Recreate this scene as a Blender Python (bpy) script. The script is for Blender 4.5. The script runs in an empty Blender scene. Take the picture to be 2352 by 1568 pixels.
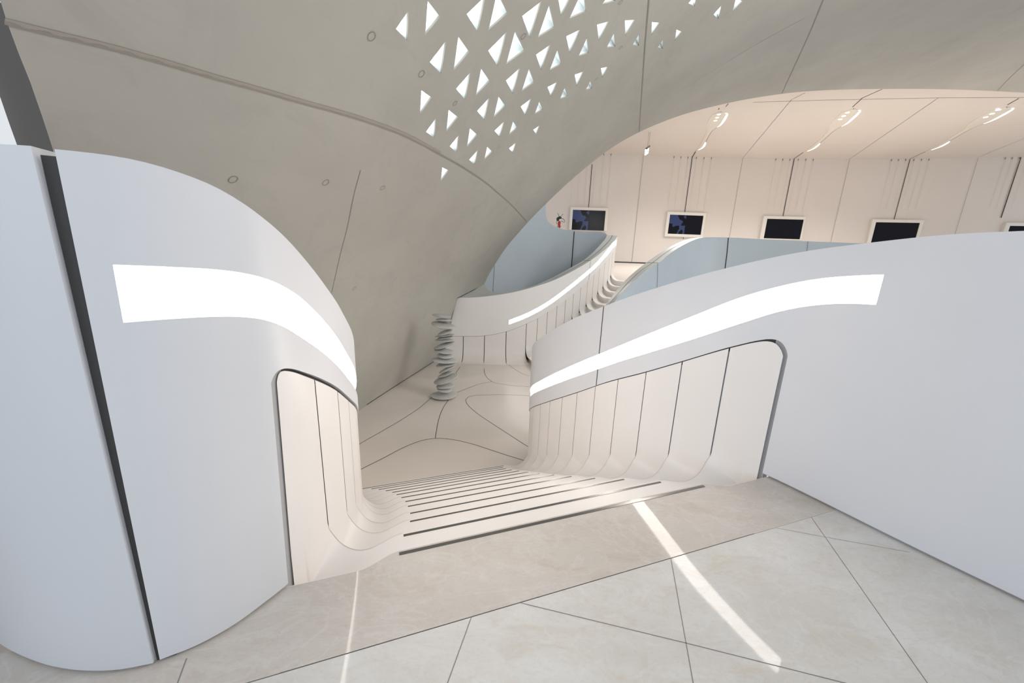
import bpy, math, random
import numpy as np
from mathutils import Matrix, Vector
from mathutils.geometry import delaunay_2d_cdt

random.seed(4)
COL = bpy.context.scene.collection
EYE = 1.35                       # camera height above the stone floor
F = 850.0                        # focal length in pixels of a 2352 x 1568 frame
RISE = 0.15525
ZL = -13 * RISE                  # level of the lower landing

# ------------------------------------------------------------------ camera
d = np.array([-130., -3530., -F]); d /= np.linalg.norm(d)
up = -d
fw = np.array([0, 0, -1.]); fy = fw - up * (fw @ up); fy /= np.linalg.norm(fy)
xr = np.cross(fy, up)
R = np.array([xr, fy, up])
CAM = np.array([0, 0, EYE])

def ray(px, py):
    c = np.array([px - 1176., 784. - py, -F])
    return R @ (c / np.linalg.norm(c))
def on_z(px, py, z):
    r = ray(px, py); return CAM + r * ((z - EYE) / r[2])
def on_depth(px, py, Y):
    r = ray(px, py); return CAM + r * (Y / r[1])
def proj(x, y, z):
    c = R.T @ (np.array([x, y, z]) - CAM)
    return 1176 + F * c[0] / -c[2], 784 - F * c[1] / -c[2]

# stair frame: s across the flight, t down the flight
A0 = on_z(917, 1272, 0); _b = on_z(1617, 1116, 0)
U = (_b - A0) / np.linalg.norm(_b - A0); N = np.array([-U[1], U[0], 0])
def st(s, t, z=0.0): return A0 + s * U + t * N + np.array([0, 0, z])

# ------------------------------------------------------------------ curves
def smooth(pts, n):
    p = np.array(pts, float); k = len(p)
    t = np.r_[0, np.cumsum(np.linalg.norm(np.diff(p, axis=0), axis=1))]
    return smooth_at(t, p, np.linspace(0, t[-1], n))
def smooth_at(t, p, q):
    t = np.array(t, float); p = np.array(p, float)
    if p.ndim == 1: p = p[:, None]; flat = True
    else: flat = False
    m = np.zeros_like(p); h = np.diff(t); dl = np.diff(p, axis=0) / h[:, None]
    m[0] = dl[0]; m[-1] = dl[-1]
    for i in range(1, len(t) - 1):
        m[i] = (dl[i - 1] * h[i] + dl[i] * h[i - 1]) / (h[i] + h[i - 1])
    q = np.clip(q, t[0], t[-1])
    i = np.clip(np.searchsorted(t, q, side='right') - 1, 0, len(t) - 2)
    x = ((q - t[i]) / h[i])[:, None]; H = h[i][:, None]
    r = ((2*x**3-3*x**2+1)*p[i] + (x**3-2*x**2+x)*H*m[i] + (-2*x**3+3*x**2)*p[i+1] + (x**3-x**2)*H*m[i+1])
    return r[:, 0] if flat else r
_ZC = {}
def zat(P, poly, lv=(0, 0)):
    """height at which the vertical through P meets the traced edge"""
    if id(poly) not in _ZC:
        q = smooth(poly, 160); o = np.argsort(q[:, 0]); _ZC[id(poly)] = (q[o, 0], q[o, 1])
    xs, ys = _ZC[id(poly)]
    lo, hi = -5.0, 9.0
    for _ in range(44):
        m = (lo + hi) / 2
        X, Y = proj(P[0] + lv[0]*m, P[1] + lv[1]*m, m)
        if Y > np.interp(X, xs, ys): lo = m
        else: hi = m
    return lo
def ss(x):
    x = np.clip(x, 0, 1); return x * x * (3 - 2 * x)

# ------------------------------------------------------------------ mesh helpers
def mk(name, verts, faces, mats, parent=None, idx=None, sharp=35, smooth_shade=True):
    me = bpy.data.meshes.new(name)
    me.from_pydata([tuple(map(float, v)) for v in verts], [], [tuple(f) for f in faces])
    if not isinstance(mats, (list, tuple)): mats = [mats]
    for m in mats: me.materials.append(m)
    if idx is not None: me.polygons.foreach_set('material_index', idx)
    me.validate(); me.update()
    if smooth_shade:
        me.polygons.foreach_set('use_smooth', [True] * len(me.polygons))
        me.set_sharp_from_angle(angle=math.radians(sharp))
    o = bpy.data.objects.new(name, me); COL.objects.link(o)
    if parent is not None:
        o.parent = parent
        o.matrix_parent_inverse = parent.matrix_world.inverted()
    return o
def thing(name, label, cat, loc, group=None):
    o = bpy.data.objects.new(name, None); COL.objects.link(o)
    o.location = tuple(map(float, loc)); o.empty_display_size = 0.1
    o.matrix_world = Matrix.Translation(o.location)
    o['label'] = label; o['category'] = cat
    if group: o['group'] = group
    return o
def tag(o, label, cat, group=None):
    o['label'] = label; o['category'] = cat
    if group: o['group'] = group
    return o
def struct(o): o['kind'] = 'structure'; return o
class MB:
    def __init__(s): s.v = []; s.f = []; s.i = []
    def grid(s, rows, mi=0, flip=False, closed=False):
        b = len(s.v); nr = len(rows); nc = len(rows[0])
        for r in rows: s.v.extend(r)
        for i in range(nr - 1 + (1 if closed else 0)):
            i2 = (i + 1) % nr
            for j in range(nc - 1):
                q = (b+i*nc+j, b+i*nc+j+1, b+i2*nc+j+1, b+i2*nc+j)
                s.f.append(q[::-1] if flip else q); s.i.append(mi)
    def poly(s, pts, mi=0):
        b = len(s.v); s.v.extend(pts); s.f.append(tuple(range(b, b + len(pts)))); s.i.append(mi)
    def box(s, c, ax, ay, az, mi=0):
        """box centred at c with half-axis vectors"""
        c, ax, ay, az = map(np.array, (c, ax, ay, az)); b = len(s.v)
        for k in (-1, 1):
            for j in (-1, 1):
                for i in (-1, 1): s.v.append(c + i*ax + j*ay + k*az)
        for q in ((0,2,3,1),(4,5,7,6),(0,1,5,4),(2,6,7,3),(0,4,6,2),(1,3,7,5)):
            s.f.append(tuple(b + k for k in q)); s.i.append(mi)
    def tube(s, pts, r, n=8, mi=0):
        pts = [np.array(p, float) for p in pts]; rings = []
        for i, p in enumerate(pts):
            t = pts[min(i+1, len(pts)-1)] - pts[max(i-1, 0)]; t = t / np.linalg.norm(t)
            a = np.cross(t, [0, 0, 1.]) if abs(t[2]) < .9 else np.cross(t, [1., 0, 0]); a /= np.linalg.norm(a)
            b_ = np.cross(t, a); rr = r[i] if isinstance(r, (list, tuple)) else r
            rings.append([p + rr*(a*math.cos(w) + b_*math.sin(w)) for w in np.linspace(0, 2*math.pi, n, endpoint=False)])
        b = len(s.v)
        for g in rings: s.v.extend(g)
        for i in range(len(rings)-1):
            for j in range(n):
                s.f.append((b+i*n+j, b+i*n+(j+1)%n, b+(i+1)*n+(j+1)%n, b+(i+1)*n+j)); s.i.append(mi)
        s.f.append(tuple(range(b+n-1, b-1, -1))); s.i.append(mi)
        s.f.append(tuple(range(b+(len(rings)-1)*n, b+len(rings)*n))); s.i.append(mi)
    def out(s, name, mats, parent=None, **k): return mk(name, s.v, s.f, mats, parent, idx=s.i, **k)
def inpoly(x, y, P):
    P = np.asarray(P); x = np.asarray(x, float); y = np.asarray(y, float); c = np.zeros(x.shape, bool)
    j = len(P) - 1
    for i in range(len(P)):
        a, b = P[i], P[j]
        m = (a[1] > y) != (b[1] > y)
        with np.errstate(divide='ignore', invalid='ignore'):
            c ^= m & (x < (b[0]-a[0]) * (y-a[1]) / (b[1]-a[1]) + a[0])
        j = i
    return c
def cdt(outer, holes=(), grid=None, extra=()):
    """2D triangulation of a polygon with holes; returns verts (n,2) and triangles"""
    vs = []; es = []
    for P in [outer] + list(holes):
        b = len(vs); vs += [tuple(map(float, q)) for q in P]
        es += [(b+i, b+(i+1) % len(P)) for i in range(len(P))]
    if grid is not None:
        gx, gy = np.meshgrid(*grid); gx = gx.ravel(); gy = gy.ravel()
        k = inpoly(gx, gy, outer)
        for h in holes: k &= ~inpoly(gx, gy, h)
        vs += list(zip(gx[k].tolist(), gy[k].tolist()))
    rv, re, rf, _, _, _ = delaunay_2d_cdt([Vector(v) for v in vs], es, [], 0, 1e-7)
    V = np.array([tuple(v) for v in rv]); T = [f for f in rf]
    cx = np.array([V[list(f)].mean(0) for f in T])
    k = inpoly(cx[:, 0], cx[:, 1], outer)
    for h in holes: k &= ~inpoly(cx[:, 0], cx[:, 1], h)
    return V, [f for f, q in zip(T, k) if q]

# ------------------------------------------------------------------ materials
def mat(name, col, rough=0.5, metal=0.0, spec=0.5, emit=None, estr=0.0):
    m = bpy.data.materials.new(name); m.use_nodes = True
    b = m.node_tree.nodes['Principled BSDF']
    b.inputs['Base Color'].default_value = (*col, 1); b.inputs['Roughness'].default_value = rough
    b.inputs['Metallic'].default_value = metal; b.inputs['Specular IOR Level'].default_value = spec
    if emit: b.inputs['Emission Color'].default_value = (*emit, 1); b.inputs['Emission Strength'].default_value = estr
    return m
def mottled(name, c1, c2, scale, rough, spec=0.5, detail=6, bump=0.0, c3=None, scale3=40., stretch=(1, 1, 1), amt3=0.5, lo=.3, hi=.7):
    m = mat(name, c1, rough, spec=spec); nt = m.node_tree; n = nt.nodes; l = nt.links
    b = n['Principled BSDF']; tc = n.new('ShaderNodeTexCoord'); mp = n.new('ShaderNodeMapping')
    mp.inputs['Scale'].default_value = stretch
    l.new(tc.outputs['Object'], mp.inputs['Vector'])
    t = n.new('ShaderNodeTexNoise'); t.inputs['Scale'].default_value = scale; t.inputs['Detail'].default_value = detail
    t.inputs['Roughness'].default_value = .6
    l.new(mp.outputs['Vector'], t.inputs['Vector'])
    r = n.new('ShaderNodeValToRGB'); r.color_ramp.elements[0].position = lo; r.color_ramp.elements[1].position = hi
    r.color_ramp.elements[0].color = (*c1, 1); r.color_ramp.elements[1].color = (*c2, 1)
    l.new(t.outputs['Fac'], r.inputs['Fac']); src = r.outputs['Color']
    if c3:
        t3 = n.new('ShaderNodeTexNoise'); t3.inputs['Scale'].default_value = scale3; t3.inputs['Detail'].default_value = 8
        t3.inputs['Roughness'].default_value = .7; t3.inputs['Distortion'].default_value = 1.2
        l.new(mp.outputs['Vector'], t3.inputs['Vector'])
        r3 = n.new('ShaderNodeValToRGB'); r3.color_ramp.elements[0].position = .52; r3.color_ramp.elements[1].position = .72
        r3.color_ramp.elements[0].color = (0, 0, 0, 1); r3.color_ramp.elements[1].color = (amt3, amt3, amt3, 1)
        l.new(t3.outputs['Fac'], r3.inputs['Fac'])
        mx = n.new('ShaderNodeMixRGB'); mx.inputs['Color2'].default_value = (*c3, 1)
        l.new(r3.outputs['Color'], mx.inputs['Fac']); l.new(src, mx.inputs['Color1']); src = mx.outputs['Color']
    l.new(src, b.inputs['Base Color'])
    if bump:
        bp = n.new('ShaderNodeBump'); bp.inputs['Strength'].default_value = bump; bp.inputs['Distance'].default_value = .02
        l.new(t.outputs['Fac'], bp.inputs['Height']); l.new(bp.outputs['Normal'], b.inputs['Normal'])
    return m

M = {}
M['white'] = mottled('satin_white_paint', (.655, .66, .685), (.68, .685, .71), 1.5, .42, .35)  # same white as the stairs, dimmed and cooled to stand in for its light
M['white2'] = mottled('warm_lit_white_paint', (.84, .82, .81), (.86, .84, .83), 1.5, .42, .35)  # same wall paint, warmed and lightened as if under the strip light
M['solid'] = mottled('warm_white_solid_surface', (.76, .73, .705), (.78, .75, .725), 2.0, .40, .4)
M['solid2'] = mottled('lightened_solid_surface', (.82, .785, .755), (.84, .805, .775), 2.0, .40, .4)  # lighter copy of the stair material, standing in for light on the rear
M['lip'] = mat('step_edge_shade', (.60, .57, .545), .5)  # darker tone painted along step edges in place of soft shade
M['seam'] = mat('dark_seam', (.045, .042, .04), .7)
M['softseam'] = mat('grey_seam', (.22, .21, .20), .8)
M['gap'] = mat('shadow_gap', (.40, .395, .40), .8)
M['gap_shade'] = mat('painted_gap_shade', (.06, .058, .058), .8)  # dark colour standing in for deep shade inside the gaps
def stone(name, base1, base2, patch, vein, rough, spec, rot, patch_amt):
    m = mat(name, base1, rough, spec=spec); nt = m.node_tree; n = nt.nodes; l = nt.links; b = n['Principled BSDF']
    tc = n.new('ShaderNodeTexCoord'); mp = n.new('ShaderNodeMapping'); mp.inputs['Rotation'].default_value = (0, 0, rot); mp.inputs['Scale'].default_value = (1, 1.9, 1)
    l.new(tc.outputs['Object'], mp.inputs['Vector'])
    def noise(sc, det, dist=0.0, rg=.6):
        t = n.new('ShaderNodeTexNoise'); t.inputs['Scale'].default_value = sc; t.inputs['Detail'].default_value = det; t.inputs['Distortion'].default_value = dist; t.inputs['Roughness'].default_value = rg
        l.new(mp.outputs['Vector'], t.inputs['Vector']); return t.outputs['Fac']
    def ramp(src, stops):
        r = n.new('ShaderNodeValToRGB'); e = r.color_ramp.elements
        while len(e) < len(stops): e.new(.5)
        for k, (p_, c_) in zip(e, stops): k.position = p_; k.color = (*c_, 1) if not isinstance(c_, float) else (c_, c_, c_, 1)
        l.new(src, r.inputs['Fac']); return r.outputs['Color']
    def mix(f, c1, c2):
        x = n.new('ShaderNodeMixRGB'); l.new(f, x.inputs['Fac']); l.new(c1, x.inputs['Color1']); x.inputs['Color2'].default_value = (*c2, 1); return x.outputs['Color']
    c = ramp(noise(2.2, 9), [(.32, base1), (.68, base2)])
    c = mix(ramp(noise(3.4, 12, .8, .72), [(.50, 0.0), (.66, patch_amt)]), c, patch)
    c = mix(ramp(noise(42., 4, 0, .7), [(.50, 0.0), (.75, .35)]), c, tuple(v*.86 for v in patch))
    c = mix(ramp(noise(1.7, 7, 2.2, .55), [(.478, 0.0), (.497, .24), (.503, .24), (.522, 0.0)]), c, vein)
    c = mix(ramp(noise(5.5, 6, 1.6, .5), [(.485, 0.0), (.498, .16), (.502, .16), (.515, 0.0)]), c, vein)
    l.new(c, b.inputs['Base Color']); return m
M['stone'] = stone('pale_grey_stone', (.60, .575, .54), (.69, .68, .66), (.585, .52, .44), (.72, .715, .70), .04, .14, .5, .6)
M['border'] = stone('beige_stone', (.535, .485, .435), (.60, .56, .52), (.50, .43, .37), (.69, .67, .64), .04, .14, -.6, .6)
M['landing'] = mottled('satin_beige_resin', (.665, .612, .565), (.70, .652, .61), 1.1, .34, .4, 5)
M['concrete'] = mottled('fair_faced_concrete', (.405, .39, .353), (.468, .453, .414), .7, .75, .25, 8, bump=.05, c3=(.37, .355, .33), scale3=2.4, amt3=.5, stretch=(1, .6, 1))
M['groove'] = mat('concrete_groove', (.29, .265, .24), .85)
M['tie'] = mat('tie_hole_ring', (.21, .195, .175), .85)
M['hairl'] = mat('concrete_lip', (.36, .325, .285), .85)
M['shaded_return'] = mat('concrete_return_shade', (.13, .125, .12), .6)  # concrete return painted dark for the shade it lies in
M['hair'] = mat('concrete_hairline', (.27, .255, .235), .85)
M['pink'] = mottled('blush_wall_panel', (.69, .635, .59), (.71, .655, .61), .6, .5, .3)
M['pinkc'] = mottled('blush_ceiling_panel', (.70, .635, .58), (.72, .655, .60), .6, .5, .3)
M['wood'] = mottled('pale_timber_floor', (.64, .585, .53), (.68, .63, .575), 1.2, .3, .4)
M['blue'] = mottled('white_paint_skylit_blue', (.50, .575, .63), (.53, .60, .655), .8, .45, .3)  # white paint with the cool skylight mixed into its colour
M['cap'] = mottled('grey_green_capping', (.56, .59, .58), (.59, .62, .61), 1.0, .4, .35)
M['metal'] = mat('nosing_metal', (.21, .20, .19), .28, .9)
M['strip'] = mat('glowing_diffuser', (.9, .9, .9), .5, emit=(1.0, .915, .84), estr=13.0)
M['lamp'] = mat('lamp_lens', (.9, .9, .9), .4, emit=(1.0, .95, .88), estr=3.0)
M['glow'] = mat('lamp_edge_glow', (.9, .9, .9), .5, emit=(1.0, .96, .9), estr=3.0)
M['pane'] = mat('skylight_glass', (.9, .95, 1), .3, emit=(.93, .985, 1.0), estr=2.3)
M['reveal'] = mat('white_reveal', (.72, .75, .75), .5)
M['frame'] = mat('screen_frame', (.74, .71, .66), .45)
M['display'] = mat('dark_display', (.006, .006, .010), .2, spec=.12)
M['marble'] = mottled('grey_white_marble', (.44, .45, .43), (.53, .535, .51), 5., .5, .35, 6, c3=(.27, .285, .30), scale3=3., amt3=.6, stretch=(1, 1, 2.5))
M['green'] = mat('dark_green_enamel', (.012, .030, .022), .3)
M['red'] = mat('red_enamel', (.42, .012, .015), .3)
M['black'] = mat('black_wire', (.02, .02, .018), .5)
M['cream'] = mat('cream_enamel', (.75, .70, .62), .4)
M['sign'] = mat('lit_sign_face', (.8, .95, 1), .4, emit=(.85, .97, 1.0), estr=1.3)
M['signmark'] = mat('sign_pictogram', (.05, .42, .46), .4, emit=(.05, .45, .50), estr=.5)
M['wire'] = mat('thin_steel_wire', (.45, .40, .34), .4, .5)

def screen_pattern():
    m = mat('dark_display_with_blue_shapes', (.006, .006, .01), .2, spec=.12); nt = m.node_tree; n = nt.nodes; l = nt.links
    b = n['Principled BSDF']; tc = n.new('ShaderNodeTexCoord')
    t = n.new('ShaderNodeTexNoise'); t.inputs['Scale'].default_value = 1.5; t.inputs['Detail'].default_value = 1.0
    t.inputs['Distortion'].default_value = .6
    l.new(tc.outputs['Object'], t.inputs['Vector'])
    r = n.new('ShaderNodeValToRGB'); r.color_ramp.interpolation = 'CONSTANT'
    r.color_ramp.elements[0].color = (.004, .004, .007, 1); r.color_ramp.elements[0].position = 0
    r.color_ramp.elements[1].color = (.028, .040, .095, 1); r.color_ramp.elements[1].position = .5
    l.new(t.outputs['Fac'], r.inputs['Fac'])
    sp = n.new('ShaderNodeSeparateXYZ'); l.new(tc.outputs['Object'], sp.inputs[0])
    c = n.new('ShaderNodeMath'); c.operation = 'LESS_THAN'; c.inputs[1].default_value = 0.0
    l.new(sp.outputs['X'], c.inputs[0])
    mx = n.new('ShaderNodeMixRGB'); mx.inputs['Color1'].default_value = (.004, .004, .007, 1)
    l.new(c.outputs[0], mx.inputs['Fac']); l.new(r.outputs['Color'], mx.inputs['Color2'])
    l.new(mx.outputs['Color'], b.inputs['Base Color']); l.new(mx.outputs['Color'], b.inputs['Emission Color'])
    b.inputs['Emission Strength'].default_value = .3
    return m
M['display2'] = screen_pattern()

# ------------------------------------------------------------------ stone floor
EDGE = .022        # step edge beyond the middle of its nosing strip
DIP = .062
def nose_shift(s, sl, cl, sr, cr):
    """0 along the nosing strip, growing to 1 at the foot of the side coves"""
    if s < sl: return float(ss((sl - s) / (sl - cl)))
    if s > sr: return float(ss((s - sr) / (cr - sr)))
    return 0.0
TS = [0., .292, .585, .861, 1.148, 1.425, 1.706, 1.985, 2.26, 2.534, 2.812, 3.085, 3.355, 3.64]
NL = [v * 1.35 for v in (0, .02, .058, .071, .071, .066, .049, .021, -.008, -.06, -.122, -.195, -.287, -.38)]
NR = [v * 1.35 for v in (1.327, 1.292, 1.240, 1.188, 1.147, 1.122, 1.103, 1.094, 1.092, 1.095, 1.110, 1.151, 1.224, 1.32)]
WL_T = [-.12, -.05, .12, .292, .585, .86, 1.12, 1.425, 1.706, 1.985, 2.26, 2.53, 2.81, 3.085, 3.355, 3.7]
WL_S = [-.518, -.460, -.372, -.325, -.270, -.245, -.230, -.243, -.278, -.338, -.418, -.508, -.628, -.768, -.958, -1.3]
WR_T = [-.06, .1, .292, .585, .861, 1.148, 1.425, 1.706, 1.985, 2.26, 2.534, 2.81, 3.085, 3.355, 3.7]
WR_S = [2.285, 2.228, 2.157, 2.067, 1.987, 1.937, 1.891, 1.863, 1.842, 1.83, 1.834, 1.855, 1.93, 2.05, 2.35]
wl = lambda t: float(smooth_at(WL_T, WL_S, np.array([t]))[0])
wr = lambda t: float(smooth_at(WR_T, WR_S, np.array([t]))[0])
nl = lambda t: float(smooth_at(TS, NL, np.array([t]))[0])
nr = lambda t: float(smooth_at(TS, NR, np.array([t]))[0])

# --- floor slabs
bt = [float((on_z(px, py, 0) - A0) @ N) for px, py in ((700, 1525.5), (1080, 1416), (1500, 1295), (1780, 1213))]
BT = float(np.mean(bt))
def floor_edge(s):
    return EDGE - DIP * nose_shift(s, NL[0], -.17, NR[0], 1.95)
fe = [(s, floor_edge(s)) for s in np.linspace(-.46, 2.30, 90)]
mb = MB()
rows = [[st(s, BT + .002) for s, t in fe], [st(s, t) for s, t in fe]]
mb.grid(rows, 0)
mb.poly([st(-1.6, BT + .002), st(-.46, BT + .002), st(*fe[0]), st(-1.6, -.05)], 0)
mb.poly([st(2.30, BT + .002), st(3.6, BT + .002), st(3.6, -.05), st(*fe[-1])], 0)
mb.poly([st(-4, -5), st(6, -5), st(6, BT - .002), st(-4, BT - .002)], 1)
mb.poly([st(-4, BT + .002), st(-1.6, BT + .002), st(-1.6, -.05), st(-4, -.05)], 1)
mb.poly([st(3.6, BT + .002), st(6, BT + .002), st(6, -.05), st(3.6, -.05)], 1)
# sub-floor so that the joints are closed and dark
def joint_strip(mb, pts, w, z, mi, plane=None):
    P = [np.array(p, float) for p in pts]; L = []; Rr = []
    for i, p in enumerate(P):
        t = P[min(i+1, len(P)-1)] - P[max(i-1, 0)]; t[2] = 0; t /= np.linalg.norm(t)
        nn = np.array([-t[1], t[0], 0]) * w / 2
        L.append(p + nn + [0, 0, z]); Rr.append(p - nn + [0, 0, z])
    mb.grid([L, Rr], mi, flip=True)
mb.poly([st(-4, BT - .002, -.002), st(6, BT - .002, -.002), st(6, BT + .002, -.002), st(-4, BT + .002, -.002)], 2)
J = [((1083, 1416), (1028, 1568), (1005, 1640)), ((1195, 1384), (1578, 1477), (1940, 1568), (2200, 1632)),
     ((1541, 1283), (1592, 1568), (1604, 1640)), ((1863, 1187), (2130, 1568), (2190, 1650)), ((1783, 1212), (1895, 1233), (2090, 1268))]
for i, L in enumerate(J):
    joint_strip(mb, [on_z(*p, 0) for p in L], .0028 if i != 4 else .0016, .0008, 2)
joint_strip(mb, [on_z(428.6, 1511.6, 0), on_z(408, 1568, 0), on_z(380, 1650, 0)], .003, .0008, 2)
floor = struct(mb.out('floor', [M['border'], M['stone'], M['softseam']]))

# ------------------------------------------------------------------ main staircase
stair = thing('staircase', 'wide white flight going down from the stone floor, dark nosing strip on each tread', 'staircase', st(.9, 0))
def section(t, z, back, k, rs_=1.0):
    """cross-section of a step at position t: wall, cove, tread, cove, wall"""
    sl, sr, a, b = wl(t), wr(t), nl(t), nr(t)
    rxl, rxr, rz = min(.17, (a - sl) * .5), min(.25, (sr - b) * .6), .165
    rxl *= rs_; rxr *= rs_; rz *= rs_
    S = []; Z = []; K = []
    ztop = back
    for q in np.linspace(0, 1, 5): S.append(sl); Z.append(ztop(t)[0] + (z + rz - ztop(t)[0]) * q); K.append(0)
    for w in np.linspace(0, math.pi / 2, 13)[1:]:
        S.append(sl + rxl * (1 - math.cos(w))); Z.append(z + rz * (1 - math.sin(w))); K.append(math.sin(w) ** 2)
    for q in np.linspace(0, 1, 11)[1:]:
        s = sl + rxl + (a - sl - rxl) * q; S.append(s); Z.append(z); K.append(1 - ss(q))
    for q in np.linspace(0, 1, 5)[1:]: S.append(a + (b - a) * q); Z.append(z); K.append(0)
    for q in np.linspace(0, 1, 11)[1:]:
        S.append(b + (sr - rxr - b) * q); Z.append(z); K.append(ss(q))
    for w in np.linspace(math.pi / 2, 0, 13)[1:]:
        S.append(sr - rxr * (1 - math.cos(w))); Z.append(z + rz * (1 - math.sin(w))); K.append(math.sin(w) ** 2)
    for q in np.linspace(0, 1, 5)[1:]: S.append(sr); Z.append(z + rz + (ztop(t)[1] - z - rz) * q); K.append(0)
    return S, Z, K

# heights of the panel tops (undersides of the parapet bands) -- filled below from the parapets
LSLOT = [(620, 900), (621, 888), (624, 875), (629, 863), (635, 855), (642, 850), (650, 847), (660, 846), (670, 846.5), (700, 855), (740, 870), (780, 893), (800, 912), (815, 935)]
RSLOT = [(1810, 832), (1809, 815), (1806, 803), (1800, 792), (1792, 784), (1782, 780), (1770, 778.5), (1740, 782), (1700, 791), (1676, 797), (1567, 829), (1484, 853), (1393, 877), (1326, 900), (1263, 920), (1241, 927)]
LTOP = [(60, 336), (122, 342), (200, 350), (300, 365), (400, 392), (500, 432), (600, 497), (650, 540), (700, 595), (750, 660), (780, 705), (795, 735), (805, 765), (809, 776)]
LST = [(243, 607), (300, 609), (400, 613), (500, 619), (560, 627), (620, 643), (680, 675), (720, 710), (760, 755), (790, 800), (805, 835), (812, 865)]
LSB = [(272, 742), (330, 737), (400, 732), (500, 727), (560, 728), (600, 733), (640, 745), (700, 780), (740, 808), (780, 845), (800, 870), (812, 892)]
RTOP = [(2500, 524), (2352, 530), (2200, 537), (2000, 557), (1850, 577), (1700, 608), (1550, 648), (1390, 702), (1300, 740), (1250, 770)]
RST = [(2035, 630), (1960, 633), (1880, 640), (1800, 655), (1700, 683), (1600, 722), (1500, 762), (1400, 803), (1300, 845), (1250, 870), (1225, 888)]
RSB = [(2015, 700), (1950, 697), (1880, 700), (1800, 713), (1700, 743), (1600, 776), (1500, 807), (1409, 835), (1372, 848), (1300, 873), (1250, 893), (1222, 908)]

LF = [(-.762, -.238), (-.674, -.22), (-.576, -.172), (-.509, -.115), (-.433, -.038), (-.366, .12), (-.315, .292), (-.260, .585), (-.234, .86), (-.219, 1.12), (-.232, 1.425), (-.267, 1.706), (-.327, 1.985), (-.407, 2.26), (-.497, 2.53), (-.617, 2.81), (-.757, 3.085), (-.947, 3.355), (-1.3, 3.65), (-2.0, 3.9)]
RF = [(3.05, -3.4), (2.78, -2.3), (2.60, -1.6), (2.457, -1.026), (2.379, -.637), (2.336, -.366), (2.265, -.013), (2.147, .292), (2.057, .585), (1.976, .86), (1.926, 1.148), (1.880, 1.425), (1.852, 1.706), (1.831, 1.985), (1.819, 2.26), (1.823, 2.53), (1.843, 2.81), (1.915, 3.085), (2.035, 3.355), (2.25, 3.62), (2.6, 3.85), (3.2, 4.0)]

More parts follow.
